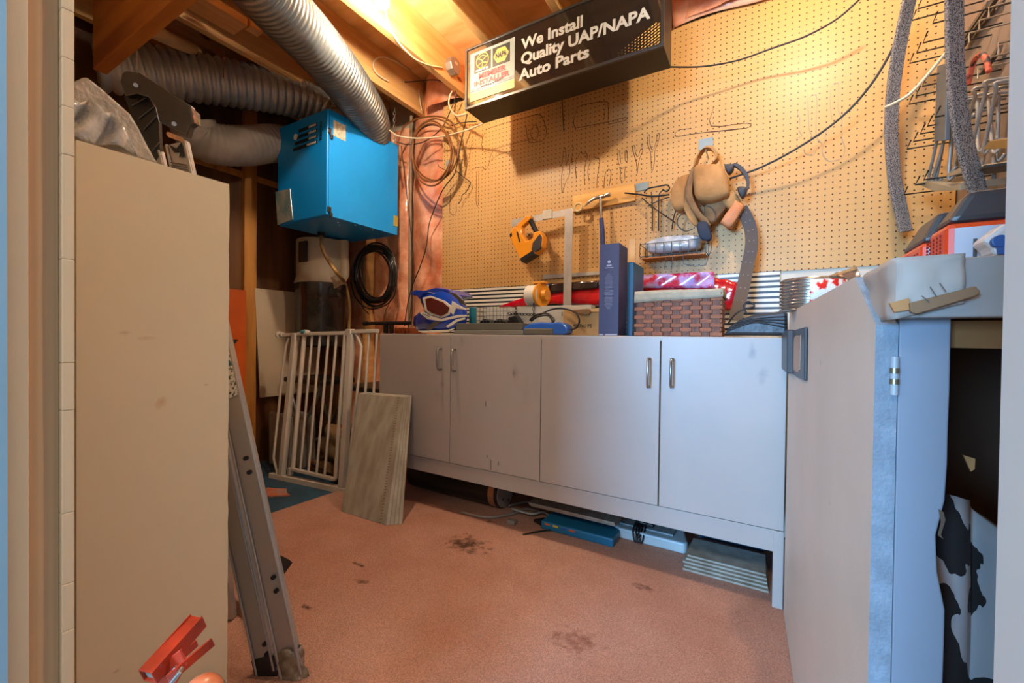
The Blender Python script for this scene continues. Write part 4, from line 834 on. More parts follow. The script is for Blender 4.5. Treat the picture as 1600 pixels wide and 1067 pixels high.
# striped corrugated sheet against the backing board
m_str = mat('striped_sheet', 'E2DCCB', 0.4, var=0.02)
N, L, b = nodes_of(m_str); src = b.inputs['Base Color'].links[0].from_socket
tc = N.new('ShaderNodeTexCoord'); sp = N.new('ShaderNodeSeparateXYZ'); L.new(tc.outputs['Object'], sp.inputs[0])
a = N.new('ShaderNodeMath'); a.operation = 'MULTIPLY'; a.inputs[1].default_value = 1 / 0.0235; L.new(sp.outputs[2], a.inputs[0])
f = N.new('ShaderNodeMath'); f.operation = 'FRACT'; L.new(a.outputs[0], f.inputs[0]); c_ = N.new('ShaderNodeMath'); c_.operation = 'GREATER_THAN'; c_.inputs[1].default_value = 0.56; L.new(f.outputs[0], c_.inputs[0])
mx = N.new('ShaderNodeMix'); mx.data_type = 'RGBA'; L.new(c_.outputs[0], mx.inputs[0]); L.new(src, mx.inputs[6]); mx.inputs[7].default_value = lin('24282E'); L.new(mx.outputs[2], b.inputs['Base Color'])
YS2 = 2.185
sa, sb_ = aY(690, 456, YS2), aY(1219, 419, YS2)
o = MB().box((sa.x, YS2, ZT), (sb_.x, YS2 + 0.006, 0.5 * (sa.z + sb_.z))).build('striped_sheet', m_str)
tag(o, 'black and white striped sheet leaning on the wall behind the counter clutter', 'sheet')
# red foil wrap, lumpy
cp = [(780, 480, 0.006), (812, 473, 0.022), (850, 466, 0.036), (895, 462, 0.044), (940, 462, 0.05), (1000, 462, 0.058), (1060, 458, 0.06), (1110, 456, 0.066), (1140, 462, 0.066), (1153, 464, 0.05), (1160, 465, 0.012)]
P = [aY(x, y, 2.158) for x, y, r in cp]
RWp = spline(P, 6); RWr = []
for i in range(len(RWp)):
    t = i / (len(RWp) - 1) * (len(cp) - 1); k = min(int(t), len(cp) - 2); q = t - k; RWr.append((cp[k][2] * (1 - q) + cp[k + 1][2] * q) * (1 + 0.05 * math.sin(i * 1.7)))
for i, p in enumerate(RWp): p.z = max(p.z, ZT + RWr[i] * 1.0)
m_foil = mat('red_foil', 'E0141A', 0.16, scale=9, col2='B00E20', coat=0.8, bump=0.6, bscale=14)
RW = thing('foil_bag', 'shiny red foil bag lying along the wall behind basket and navy box', 'foil bag', (P[4].x, 2.06, ZT))
MB().tube(RWp, RWr, 20, sx=0.26).build('bag', m_foil, RW, smooth=180)
bk = [aY(x, y, 1.985) for x, y in ((853, 450), (880, 446), (936, 440), (936, 452), (880, 461), (853, 466))]
MB().grid(lambda u, v: aY(857 + 79 * u, 443 - 5 * u + (15 - 3 * u) * v, 2.136 + 0.004 * math.sin(12 * u)), 14, 5).build('dark_band', mat('dark_foil', '2A1614', 0.15, coat=0.8, bump=0.4, bscale=10), RW, smooth=180, solid=0.002)
MB().grid(lambda u, v: aY(996 + 120 * u, 430 - 6 * u + (20 + 6 * u) * v, 2.128 + 0.006 * math.sin(14 * u + 4 * v)), 18, 6).build('mottled_patch', mat('red_lilac_mottle', 'C02848', 0.2, scale=16, col2='B8A0DC', coat=0.8, ramp=(0.42, 0.55)), RW, smooth=180, solid=0.002)  # patch mottled crimson and lilac

# ---- motocross helmet
HM = thing('motocross_helmet', 'blue and white motocross helmet with visor at the left counter end', 'helmet', onto(aY(688, 519, 1.80)))
YHM = 1.80
hc = aY(692, 486, YHM); 
def hp(x, y, dy=0.0): return aY(x, y, YHM + dy)
m_hblue = mat('helmet_blue', '1648C0', 0.2, coat=0.8, scale=5, col2='0E2C86'); m_hwhite = mat('helmet_white', 'D8D4C4', 0.3, coat=0.5); m_hgrey = mat('helmet_grey', '4A4640', 0.3, coat=0.5)
# shell: side profile extruded with rounded section
prof = [(656, 462), (670, 453), (690, 449), (708, 453), (722, 464), (729, 480), (731, 495), (727, 508), (712, 516), (690, 518), (668, 518), (652, 516), (645, 507), (646, 495), (655, 488), (664, 492), (662, 482), (657, 472)]
cxp = sum(p[0] for p in prof) / len(prof); cyp = sum(p[1] for p in prof) / len(prof)
def layer(s_, dy): return [hp(cxp + (x - cxp) * s_, cyp + (y - cyp) * s_ , dy) for x, y in prof]
def hull(layers, m_, nm, par):
    n = len(layers[0]); b_ = MB(); vs = [p for l in layers for p in l]; fs = [tuple(range(n - 1, -1, -1)), tuple((len(layers) - 1) * n + j for j in range(n))]
    for i in range(len(layers) - 1):
        for j in range(n): j2 = (j + 1) % n; fs.append((i * n + j, i * n + j2, (i + 1) * n + j2, (i + 1) * n + j))
    return b_.add(vs, fs).build(nm, m_, par, smooth=60)
hull([layer(0.80, -0.095), layer(0.93, -0.08), layer(1.0, -0.05), layer(1.0, 0.06), layer(0.93, 0.10), layer(0.75, 0.12)], m_hblue, 'shell', HM)
def hpatch(px, dy, th, m_, nm): return MB().prism([hp(x, y, dy) for x, y in px], (0, th, 0)).build(nm, m_, HM, bevel=0.002)
hpatch([(660, 465), (672, 462), (695, 470), (706, 479), (702, 492), (690, 497), (672, 492), (664, 486)], -0.100, 0.012, m_hwhite, 'eye_port_rim')
hpatch([(664, 467), (673, 465), (692, 472), (702, 480), (699, 489), (689, 494), (674, 489), (667, 484)], -0.104, 0.008, mat('goggle_dark', '5C120E', 0.15, coat=0.8), 'goggle_lens')
hpatch([(655, 489), (661, 487), (672, 493), (690, 498), (715, 492), (728, 492), (728, 495), (712, 497), (690, 502), (668, 499)], -0.099, 0.01, m_hwhite, 'cheek_stripe')
hpatch([(706, 470), (719, 478), (727, 482), (727, 484), (712, 482), (708, 492), (703, 488)], -0.099, 0.01, m_hwhite, 'side_stripe')
hpatch([(664, 514), (676, 503), (692, 501), (682, 508), (672, 516)], -0.098, 0.008, m_hgrey, 'cheek_panel')
hpatch([(696, 510), (712, 499), (726, 496), (726, 499), (714, 503), (700, 512)], -0.098, 0.008, m_hwhite, 'side_stripe')
hpatch([(652, 517), (700, 515), (712, 512), (700, 519), (660, 520)], -0.097, 0.01, m_hwhite, 'base_trim')
hpatch([(700, 455), (712, 459), (724, 470), (728, 478), (720, 474), (708, 466)], -0.092, 0.01, m_hgrey, 'crown_panel')
# visor peak
vz = MB(); Lx = [(641, 458), (648, 453), (662, 454), (680, 449), (700, 452), (708, 460), (695, 464), (678, 460), (662, 460), (655, 467), (650, 462), (642, 461)]
vz.prism([hp(x, y, -0.09) for x, y in Lx], (0, 0.18, 0)); vz.build('visor', mat('visor_blue', '1A3AA0', 0.25, coat=0.6), HM, bevel=0.006)
hpatch([(668, 456), (690, 459), (704, 464), (690, 462)], -0.094, 0.004, m_hwhite, 'visor_stripe')
for i in range(4): p = hp(661 + i * 3.2, 490.5 + i * 1.1, -0.101); MB().sphere(p, 0.0035, nu=8, nv=6).build('vent_hole', M_black, HM)

# black pipe clamp on orange slabs, left end
CPt = thing('pipe_clamp', 'black bar with foam ends lying at the left counter corner', 'clamp bar', onto(aY(605, 506, 1.86)))
p0, p1 = aY(569, 505.5, 1.86), aY(641, 504.5, 1.86)
MB().cyl(p0, p1, 0.011, 14).build('bar', M_black, CPt, smooth=40); MB().cyl(p0, p0 + Vector((0.03, 0, 0)), 0.014, 14).build('end_grip', M_black, CPt, smooth=40)
for px_ in (612, 603): q = aY(px_, 506, 1.86); MB().box((q.x - 0.012, 1.85, ZT), (q.x + 0.006, 1.875, q.z)).build('foot', M_black, CPt, bevel=0.002)
for i in range(4):
    q = aY(620 + i * 6.2, 512, 1.90); o = MB().box((q.x, 1.88, ZT), (q.x + 0.02, 2.02, ZT + 0.038 - (i % 2) * 0.003)).build('orange_block', mat('terracotta', 'B85A2C', 0.7, scale=20), bevel=0.002)
    tag(o, ['leftmost of four terracotta blocks beside the helmet', 'second from left of four terracotta blocks beside the helmet', 'third from left of four terracotta blocks beside the helmet', 'rightmost terracotta block, touching the helmet side'][i], 'block', 'terracotta blocks beside the helmet')

# teal/white small carton and wire basket
q0, q1 = aY(733, 480, 1.86), aY(744, 506, 1.86)
SB = thing('small_carton', 'small white and teal carton between helmet and wire basket', 'carton', onto(q0))
MB().box((q0.x, 1.86, ZT), (q1.x, 1.92, q0.z)).build('box', m_hwhite, SB, bevel=0.001); MB().box((q0.x + 0.004, 1.859, ZT + 0.05), (q1.x, 1.86, q0.z - 0.002)).build('teal_panel', mat('teal_panel', '2A7C88', 0.5), SB)
def wire_crate(x0, y0_, z0, x1, y1_, z1, nx, nz, r, m_, nm, par):
    b_ = MB()
    for Y_ in (y0_, y1_):
        for i in range(nx + 1): X_ = x0 + (x1 - x0) * i / nx; b_.cyl((X_, Y_, z0), (X_, Y_, z1), r, 6)
        for j in range(nz + 1): Z_ = z0 + (z1 - z0) * j / nz; b_.cyl((x0, Y_, Z_), (x1, Y_, Z_), r, 6)
    for X_ in (x0, x1):
        for j in range(nz + 1): Z_ = z0 + (z1 - z0) * j / nz; b_.cyl((X_, y0_, Z_), (X_, y1_, Z_), r, 6)
    for i in range(nx + 1): X_ = x0 + (x1 - x0) * i / nx; b_.cyl((X_, y0_, z0), (X_, y1_, z0), r, 6)
    return b_.build(nm, m_, par)
q0, q1 = aY(745, 480, 1.84), aY(792, 506, 1.84)
WB = thing('wire_basket', 'small grey wire mesh basket holding dark spools on the counter', 'wire basket', onto(q0))
wire_crate(q0.x, 1.84, ZT + 0.002, q1.x, 1.96, q0.z, 9, 6, 0.0014, mat('grey_mesh', '6C6C68', 0.4, metal=0.5), 'mesh', WB)
for i in range(2):
    sp_ = MB().cyl((q0.x + 0.04 + i * 0.09, 1.86, ZT + 0.042), (q0.x + 0.04 + i * 0.09, 1.94, ZT + 0.042), 0.04, 20).build('wheel_spool', M_black, smooth=40)
    tag(sp_, ['left dark spool inside the grey wire mesh basket', 'right dark spool inside the grey wire mesh basket'][i], 'spool', 'spools in the wire basket')
# flat grey case
q0, q1 = aY(712, 508, 1.70), aY(820, 522, 1.70)
GC = thing('flat_case', 'flat grey plastic case on the counter edge below the helmet', 'case', onto(q0))
MB().box((q0.x, 1.685, ZT), (q1.x, 1.80, ZT + 0.020)).build('base', mat('case_grey', '77766C', 0.4), GC, bevel=0.003)
MB().box((q0.x + 0.01, 1.69, ZT + 0.0205), (q1.x - 0.01, 1.80, aY(760, 505, 1.70).z)).build('lid', mat('case_grey_dark', '5C5C54', 0.4), GC, bevel=0.003)
# long pale tray behind
q0, q1 = aY(735, 480, 1.93), aY(924, 478, 1.93)
TR = thing('pale_tray', 'long pale grey carton lying behind the blue power tool', 'carton', onto(q0))
MB().box((q0.x, 1.93, ZT), (q1.x, 1.985, 0.5 * (q0.z + q1.z))).build('box', mat('pale_grey_card', 'BEBDB4', 0.5), TR, bevel=0.002)
a_ = aY(877, 494, 1.929); fit_text('IC.', a_, aY(887, 494, 1.929), 0.022, T_grey, TR)
tag(chain(aY(806, 477, 1.922), aY(806, 492, 1.922), 0.006, 0.0018, M_black, 'hanging_chain'), 'short black chain hanging over the pale carton, left one', 'chain')
tag(chain(aY(834, 473, 1.922), aY(834, 492, 1.922), 0.006, 0.0018, M_black, 'hanging_chain'), 'short black chain hanging over the pale carton, right one', 'chain')
tag(chain(aY(794, 490, 1.918) , aY(838, 492, 1.918), 0.007, 0.0022, M_black, 'loose_chain'), 'black chain running level in front of the pale carton', 'chain')
tag(MB().prism([aY(794, 496, 1.87), aY(806, 493, 1.87), aY(814, 505, 1.87), onto(aY(814, 510, 1.87)), onto(aY(794, 510, 1.87))], (0, 0.04, 0)).build('black_wedge', M_black, bevel=0.002), 'small black wedge block next to the wire basket', 'wedge')
# blue power tool with cord
q0, q1 = aY(815, 505, 1.70), aY(888, 522, 1.70)
BT = thing('blue_power_tool', 'bright blue corded power tool lying on the counter edge', 'power tool', onto((q0 + q1) / 2))
m_tb = mat('tool_blue', '1E62C4', 0.35, coat=0.3)
pts = [(815, 519), (818, 511), (828, 505), (846, 503), (860, 504), (872, 503), (882, 506), (887, 513), (886, 520), (880, 523), (818, 523)]
ps = [aY(x, y, 1.69) for x, y in pts]
for p in ps: p.z = max(p.z, ZT + 0.0005)
MB().prism(ps, (0, 0.07, 0)).build('body', m_tb, BT, bevel=0.010)
g0, g1 = aY(819, 513, 1.688), aY(864, 522, 1.688); MB().box((g0.x, 1.683, ZT + 0.002), (g1.x, 1.72, g0.z)).build('grip', mat('grip_grey', '5E5A50', 0.6), BT, bevel=0.005)
cd_ = [aY(884, 515, 1.72), aY(900, 512, 1.73), aY(905, 500, 1.76), aY(898, 488, 1.80), aY(880, 482, 1.82), aY(860, 484, 1.84), aY(840, 494, 1.84), aY(828, 500, 1.83), aY(838, 492, 1.82), aY(856, 490, 1.82), aY(866, 500, 1.80), aY(862, 504, 1.78)]
MB().tube(spline(cd_, 6), 0.0042, 8).build('cord', M_black, BT, smooth=180)
MB().tube(spline([aY(830, 502, 1.80), aY(840, 495, 1.79), aY(856, 493, 1.79), aY(864, 502, 1.79)], 6), 0.0042, 8).build('cord_loop', M_black, BT, smooth=180)
# tape roll on orange dispenser, standing on the tray
TD = thing('tape_dispenser', 'white roll on an orange dispenser standing on the pale carton', 'tape dispenser', aY(842, 478, 1.96))
tc0, tc1 = aY(826, 462, 1.96), aY(845, 461, 1.96); rt = abs(aY(836, 446, 1.96).z - aY(836, 478, 1.96).z) / 2
MB().cyl(tc0, tc1, rt, 28).build('roll', mat('roll_white', 'DCD6C8', 0.5), TD, smooth=40)
m_tor = mat('dispenser_orange', 'E89A28', 0.4)
MB().cyl(tc1, tc1 + Vector((0.012, -0.004, 0)), rt * 1.12, 28).build('side_disc', m_tor, TD, smooth=40)
MB().cyl(tc0 - Vector((0.022, 0, 0)), tc0, rt * 0.42, 18).build('knob', m_tor, TD, bevel=0.003, smooth=40)
MB().cyl(tc1 + Vector((0.012, 0, 0)), tc1 + Vector((0.035, 0, 0)), rt * 0.5, 18).build('hub', m_tor, TD, smooth=40)
tp = aY(845, 442, 1.96); MB().box((tc0.x + 0.03, 1.94, tp.z - 0.004), (tc1.x + 0.03, 1.985, tp.z + 0.006)).build('bridge', m_tor, TD, bevel=0.002)
# cardboard box with print
m_cb = mat('cardboard', 'C49C66', 0.8, scale=12, var=0.08)
q0, q1 = aY(886, 484, 1.84), aY(937, 522, 1.84)
KB = thing('cardboard_box', 'small cardboard box with black printed code beside the navy box', 'cardboard box', onto(q0))
MB().box((q0.x - 0.02, 1.84, ZT), (q1.x - 0.003, 1.92, q0.z)).build('box', m_cb, KB, bevel=0.001)
MB().prism([aY(895, 484, 1.838), aY(925, 482, 1.838), aY(920, 491, 1.82), aY(905, 490, 1.82)], (0, 0.004, 0)).build('flap', mat('cardboard_dark', '6E5232', 0.8), KB)
MB().prism([aY(918, 483, 1.836), aY(936, 481, 1.836), aY(936, 487, 1.83), aY(921, 487, 1.83)], (0, 0.004, 0)).build('flap', m_cb, KB)
fit_text('M5E2-RWU', aY(895, 512, 1.839), aY(915, 512, 1.839), 0.017, T_black, KB); fit_text('PS', aY(918, 512, 1.839), aY(924, 512, 1.839), 0.017, T_black, KB)
# tall navy gift box
q0, q1 = aY(937, 382, 1.68), aY(968, 379.5, 1.68); qz = 0.5 * (q0.z + q1.z); yb_ = aX(981, 385, q1.x).y
NB = thing('navy_box', 'tall narrow navy bottle box with pale printed text on the counter', 'box', onto((q0 + q1) / 2))
MB().box((q0.x, 1.68, ZT), (q1.x, yb_, qz)).build('box', mat('navy_card', '35375A', 0.5, var=0.05), NB, bevel=0.0015)
m_np = mat('navy_print', 'A9ABC0', 0.5)
xc = (q0.x + q1.x) / 2
lg = aY(952.5, 409, 1.68); MB().cyl((xc, 1.6785, lg.z), (xc, 1.68, lg.z), 0.0062, 18).build('emblem', m_np, NB)
MB().box((xc - 0.010, 1.6788, lg.z - 0.018), (xc + 0.010, 1.68, lg.z - 0.012)).build('title_print', m_np, NB); MB().box((xc - 0.017, 1.6788, lg.z - 0.025), (xc + 0.017, 1.68, lg.z - 0.0225)).build('title_print', m_np, NB)
pm = MB(); zA, zB = aY(952, 428, 1.68).z, aY(952, 482, 1.68).z
for i in range(26):
    z_ = zA + (zB - zA) * i / 25; hw_ = (0.006 if i in (0, 25) else 0.010 if i in (1, 24) else random.uniform(0.013, 0.018)); x_ = xc - hw_
    while x_ < xc + hw_: w__ = random.uniform(0.002, 0.006); pm.box((x_, 1.6792, z_ - 0.0011), (min(x_ + w__, xc + hw_), 1.68, z_ + 0.0011)); x_ += w__ + 0.0012
pm.build('small_print', mat('navy_print_dim', '7E8098', 0.5), NB)
MB().box((q0.x + 0.003, 1.6788, ZT + 0.001), (q0.x + 0.022, 1.68, ZT + 0.006)).box((q0.x + 0.028, 1.6788, ZT + 0.001), (q1.x - 0.004, 1.68, ZT + 0.006)).build('foot_print', m_np, NB)
# blue binder behind and wooden paint stick
b0, b1 = aY(980.5, 410, 1.80), aY(990, 410, 1.80)
tag(MB().box((b0.x, 1.80, ZT), (b1.x, 1.98, b0.z)).build('blue_binder', mat('binder_blue', '14587E', 0.45), bevel=0.001), 'narrow blue binder standing between navy box and woven basket', 'binder')
b0, b1 = aY(983, 374, 1.995), aY(992.5, 371, 1.995)
tag(MB().box((b0.x, 1.995, ZT), (b1.x, 2.005, b0.z)).build('paint_stick', mat('stick_wood', 'DDB47A', 0.6), bevel=0.001), 'pale wooden paint stick standing behind the blue binder', 'stick')
# woven basket
q0, q1 = aY(993, 463, 1.67), aY(1128, 456, 1.67); zbk = 0.5 * (q0.z + q1.z) + 0.004
BK = thing('woven_basket', 'brown woven wood-strip basket with cream liner on the counter', 'basket', onto((q0 + q1) / 2))
m_w1 = mat('weave_light', '9C5C36', 0.5, scale=18, stretch=(1, 1, 8), col2='84482A', bump=0.3); m_w2 = mat('weave_dark', '7C4A30', 0.5, scale=18, stretch=(8, 8, 1), col2='5E3822', bump=0.3)
BW, BY0, BY1 = q1.x - q0.x, 1.67, 1.84
MB().box((q0.x + 0.006, BY0 + 0.006, ZT), (q1.x - 0.006, BY1 - 0.006, zbk - 0.01)).build('core', m_w2, BK)
nr, nc = 10, 9; hb, vb = MB(), MB(); rh = (zbk - ZT) / nr; cw = BW / nc
rnd = random.Random(4)
for r in range(nr):
    for c in range(nc):
        z0_ = ZT + r * rh; x0_ = q0.x + c * cw; up = (r + c) % 2 == 0
        if up: hb.box((x0_ - 0.003, BY0 - 0.001, z0_ + rh * 0.08), (x0_ + cw + 0.003, BY0 + 0.004, z0_ + rh * 0.92))
        else: vb.box((x0_ + cw * 0.12, BY0 + 0.0005, z0_ - 0.002), (x0_ + cw * 0.88, BY0 + 0.005, z0_ + rh + 0.002))
    for c in range(5):
        z0_ = ZT + r * rh; y0_ = BY0 + c * (BY1 - BY0) / 5; dyy = (BY1 - BY0) / 5
        if (r + c) % 2: hb.box((q1.x - 0.004, y0_ - 0.003, z0_ + rh * 0.08), (q1.x + 0.001, y0_ + dyy + 0.003, z0_ + rh * 0.92))
        else: vb.box((q1.x - 0.005, y0_ + dyy * 0.12, z0_), (q1.x - 0.0005, y0_ + dyy * 0.88, z0_ + rh))
hb.build('horizontal_weave', m_w1, BK, bevel=0.0012); vb.build('vertical_weave', m_w2, BK, bevel=0.001)
def liner(u, v):
    s_ = u * 4; k = int(min(s_, 3.999)); t = s_ - k; cs = [(q0.x, BY0), (q1.x, BY0), (q1.x, BY1), (q0.x, BY1)]; a_, b_ = cs[k % 4], cs[(k + 1) % 4]
    x_ = a_[0] + (b_[0] - a_[0]) * t; y_ = a_[1] + (b_[1] - a_[1]) * t; cxm, cym = (q0.x + q1.x) / 2, (BY0 + BY1) / 2
    o_ = 1.012 + 0.012 * v; z_ = zbk + 0.012 * (1 - v) - 0.018 * v - (0.014 * v * (1 - t) if k == 0 else 0.0) + 0.0015 * math.sin(23 * u)
    return Vector((cxm + (x_ - cxm) * o_, cym + (y_ - cym) * o_ , z_))
MB().grid(liner, 80, 4, closed_u=True).build('liner', mat('cream_cloth', 'AEA48C', 0.9, scale=30, bump=0.2), BK, smooth=60, solid=0.003)
MB().box((q0.x + 0.004, BY0 + 0.004, zbk - 0.009), (q1.x - 0.004, BY1 - 0.004, zbk + 0.002)).build('liner_top', MATS['cream_cloth'], BK)
# black folded bag at the right end
bgp = [(1131, 523), (1140, 510), (1155, 500), (1176, 492), (1205, 488), (1227, 485), (1231, 490), (1231, 524)]
ps = [aY(x, y, 1.70) for x, y in bgp]
for p in ps: p.z = max(p.z, ZT + 0.0005)
BGt = thing('folded_black_bag', 'dark grey folded vinyl bag at the right end of the counter', 'bag', onto(ps[3]))
MB().prism(ps, (0, 0.16, 0)).build('body', mat('charcoal_vinyl', '34363A', 0.4, scale=6, bump=0.5, bscale=12, coat=0.2), BGt, bevel=0.01)
for i in range(4):
    a_ = aY(1140 + 4 * i, 516 - i * 4, 1.697); c_ = aY(1229, 512 - i * 6, 1.697); m_ = aY(1178, 500 - i * 2 + 4, 1.695)
    MB().tube(spline([a_, m_, c_], 8), 0.0025, 6).build('fold_seam', mat('charcoal_seam', '1E2024', 0.5), BGt, smooth=180)
wl_ = MB().tube(spline([aY(x, y, 1.86) for x, y in ((1138, 505), (1150, 490), (1166, 482), (1178, 479), (1176, 474), (1168, 471), (1162, 478), (1168, 492))], 6), 0.003, 6)
tag(wl_.build('loose_wire', M_black, smooth=180), 'thin black wire loop sticking up behind the folded dark bag', 'wire')
# ================================================================== lamps
def lamp(loc, watt, label, par_joist_x):
    T = thing('light_bulb', label, 'light bulb', loc)
    r = 0.030; A = 4 * math.pi * r * r
    m_ = bpy.data.materials.new('bulb_glow'); m_.use_nodes = True; nt = m_.node_tree; nt.nodes.clear()
    e = nt.nodes.new('ShaderNodeEmission'); e.inputs[0].default_value = (1.0, 0.83, 0.63, 1); e.inputs[1].default_value = watt / (math.pi * A); ou = nt.nodes.new('ShaderNodeOutputMaterial'); nt.links.new(e.outputs[0], ou.inputs[0])
    MB().sphere(loc, r, nu=24, nv=16).build('glass_bulb', m_, T, smooth=180)
    MB().cyl(loc + Vector((0, 0, 0.028)), loc + Vector((0, 0, 0.05)), 0.014, 16).build('screw_base', M_steel, T, smooth=40)
    MB().cyl(loc + Vector((0, 0, 0.05)), Vector((loc.x, loc.y, 2.654)), 0.02, 16).build('lamp_holder', mat('porcelain', 'E2DCCC', 0.3), T, smooth=40)
lamp(BULB, BULB_W, 'bright bare bulb between the ceiling joists left of the sign', 0)
lamp(BULB_B, BULB_B_W, 'bare bulb between the joists nearest the doorway and workbench', 0)

# ================================================================== wires, hose coils
m_wcab = mat('white_cable', 'DDCBA6', 0.5); m_bcab = mat('black_cable', '1C1A18', 0.45); m_brh = mat('brown_hose', '7A4A20', 0.4)
def cable(px, r, m_, nm, label, n=8): 
    return tag(MB().tube(spline([aY(*p) if isinstance(p, tuple) else p for p in px], n), r, 8).build(nm, m_, smooth=180), label, 'cable' if 'hose' not in nm else 'hose')
XJ2 = -1.645
P = [aX(x, y, XJ2 + 0.006) for x, y in ((640, 85), (665, 100), (692, 106))]
q = [Vector((BULB.x, BULB.y, 2.6)), Vector((-1.53, 1.36, 2.60)), Vector((-1.62, 1.45, 2.60))]
cable(q + [aX(610, 45, XJ2 + 0.008), *P], 0.0045, m_wcab, 'lamp_cable', 'white cable running from the bulb along the joist to the round box')
jb = aX(703, 106, XJ2)
JB = thing('junction_box', 'grey round metal junction box fixed on the joist face', 'junction box', tuple(jb))
MB().cyl((XJ2 + 0.0005, jb.y, jb.z), (XJ2 + 0.045, jb.y, jb.z), 0.050, 8).build('box', mat('galvanised', '9A968C', 0.45, metal=0.7), JB, bevel=0.003)
MB().cyl((XJ2 + 0.045, jb.y, jb.z), (XJ2 + 0.048, jb.y, jb.z), 0.043, 24).build('cover', MATS['galvanised'], JB); MB().box((XJ2 + 0.048, jb.y - 0.012, jb.z + 0.004), (XJ2 + 0.0495, jb.y + 0.012, jb.z + 0.02)).build('sticker', m_wcab, JB)
XJ1 = -2.045
cable([aX(607, 127, XJ1 + 0.01), aX(590, 116, XJ1 + 0.012), aX(583, 102, XJ1 + 0.012), aX(589, 91, XJ1 + 0.01), aX(603, 90, XJ1 + 0.008), aX(620, 97, XJ1 + 0.006), aX(638, 108, XJ1 + 0.006), aX(645, 107, XJ1 + 0.006)], 0.005, m_wcab, 'hooked_cable', 'cream cable end bent like a hook on the joist face')
cable([(712, 130, 2.1), (703, 150, 2.1), (702, 165, 2.1), (712, 180, 2.1), (728, 178, 2.0)], 0.0055, m_wcab, 'white_cable', 'thick white cable hanging from the round box to the sign end')
cable([(608, 203, 1.95), (622, 212, 2.0), (650, 216, 2.05), (690, 213, 2.08), (730, 203, 2.05), (756, 192, 1.97)], 0.0045, m_wcab, 'white_cable', 'white cable sagging from the blue unit across to the sign')
cable([(620, 222, 2.10), (640, 226, 2.1), (665, 220, 2.12), (690, 200, 2.13), (705, 170, 2.12), (712, 145, 2.1), (700, 134, 2.1), (680, 125, 2.08), (640, 128, 2.05), (612, 130, 2.0)], 0.003, m_bcab, 'thin_cable', 'thin black cable looping from the blue unit up to the joist')
cable([(730, 178, 2.1), (722, 215, 2.14), (713, 262, 2.15), (708, 275, 2.15), (690, 300, 2.15), (672, 345, 2.15), (668, 370, 2.15), (665, 390, 2.15), (655, 420, 2.15), (645, 445, 2.15), (637, 475, 2.15), (632, 510, 2.13)], 0.0035, m_bcab, 'black_cable', 'black cable falling from the sign end down the pink insulation')
cable([(627, 228, 2.12), (634, 290, 2.14), (640, 340, 2.15), (644, 400, 2.15), (643, 470, 2.15), (638, 512, 2.13)], 0.003, m_bcab, 'black_cable', 'black cable running straight down beside the grey conduit')
cable([(654, 140, 2.15), (656, 155, 2.15), (659, 172, 2.15)], 0.004, m_wcab, 'short_cable', 'short white cable stub above the brown hose coil')
cable([(497, 168, 1.8), (492, 155, 1.8), (489, 140, 1.85), (492, 128, 1.9), (500, 122, 1.95), (490, 124, 1.95), (481, 121, 1.95)], 0.003, m_wcab, 'thin_wire', 'thin white wire knotted above the front corner of the blue unit')
def coil(cx, cy, rx, ry, Y, n, r, m_, label, seed, nm='hose_coil'):
    rnd = random.Random(seed); b_ = MB(); T = thing(nm, label, 'hose coil', tuple(aY(cx, cy, Y)))
    for k in range(n):
        dx, dy, sx, sy, dY = rnd.uniform(-4, 4), rnd.uniform(-3, 5), rnd.uniform(0.82, 1.12), rnd.uniform(0.86, 1.08), rnd.uniform(-0.03, 0.02)
        ph = rnd.uniform(0, 6)
        pts = [aY(cx + dx + rx * sx * math.cos(t) * (1 + 0.03 * math.sin(3 * t + ph)), cy + dy + ry * sy * math.sin(t), Y + dY) for t in [i * math.pi / 16 for i in range(32)]]
        b_.tube(pts, r, 8, closed=True)
    b_.build('loops', m_, T, smooth=180); return T
T = coil(586, 428, 30, 44, 2.11, 11, 0.0065, mat('black_hose', '1B1A19', 0.3, coat=0.3), 'black hose coil hanging on the pink insulation beside the PVC pipe', 3)
MB().tube(spline([aY(x, y, 2.12) for x, y in ((548, 440), (556, 465), (575, 482), (600, 478), (616, 462), (620, 440))], 6), 0.005, 8).build('loose_loop', MATS['black_hose'], T, smooth=180)
MB().tube(spline([aY(x, y, 2.12) for x, y in ((563, 455), (566, 478), (576, 490))], 6), 0.004, 8).build('hose_end', MATS['black_hose'], T, smooth=180)
T = coil(676, 235, 36, 50, 2.09, 4, 0.0055, m_brh, 'brown hose coil hanging at the joint of insulation and pegboard', 8)
MB().tube(spline([aY(x, y, 2.1) for x, y in ((626, 262), (622, 230), (630, 200), (655, 185), (690, 183), (712, 200), (716, 240))], 6), 0.0055, 8).build('outer_loop', m_brh, T, smooth=180)
cable([(703, 198, 2.16), (720, 192, 2.17), (745, 190, 2.17)], 0.003, m_bcab, 'short_cable', 'short black cable stub under the left end of the sign')
cable([(1046, 104.5, 1.96), (1095, 104, 2.05), (1150, 95, 2.08), (1205, 76, 2.08), (1260, 56, 2.06), (1310, 28, 2.03), (1350, -8, 2.0)], 0.0038, m_bcab, 'black_cable', 'black cable sweeping from the sign up to the right over the pegboard')
cable([(1432, -4, 1.95), (1414, 30, 1.97), (1390, 85, 2.0), (1355, 140, 2.03), (1310, 187, 2.06), (1250, 229, 2.09), (1190, 261, 2.12), (1140, 279, 2.14)], 0.0042, m_bcab, 'black_cable', 'black cable curving from the top right down to the tool pouch')
cable([(878, 150, YW - 0.01), (880, 190, YW - 0.012), (881, 205, YW - 0.012)], 0.0025, m_bcab, 'hanging_wire', 'short dark wire hanging on the pegboard below the sign')

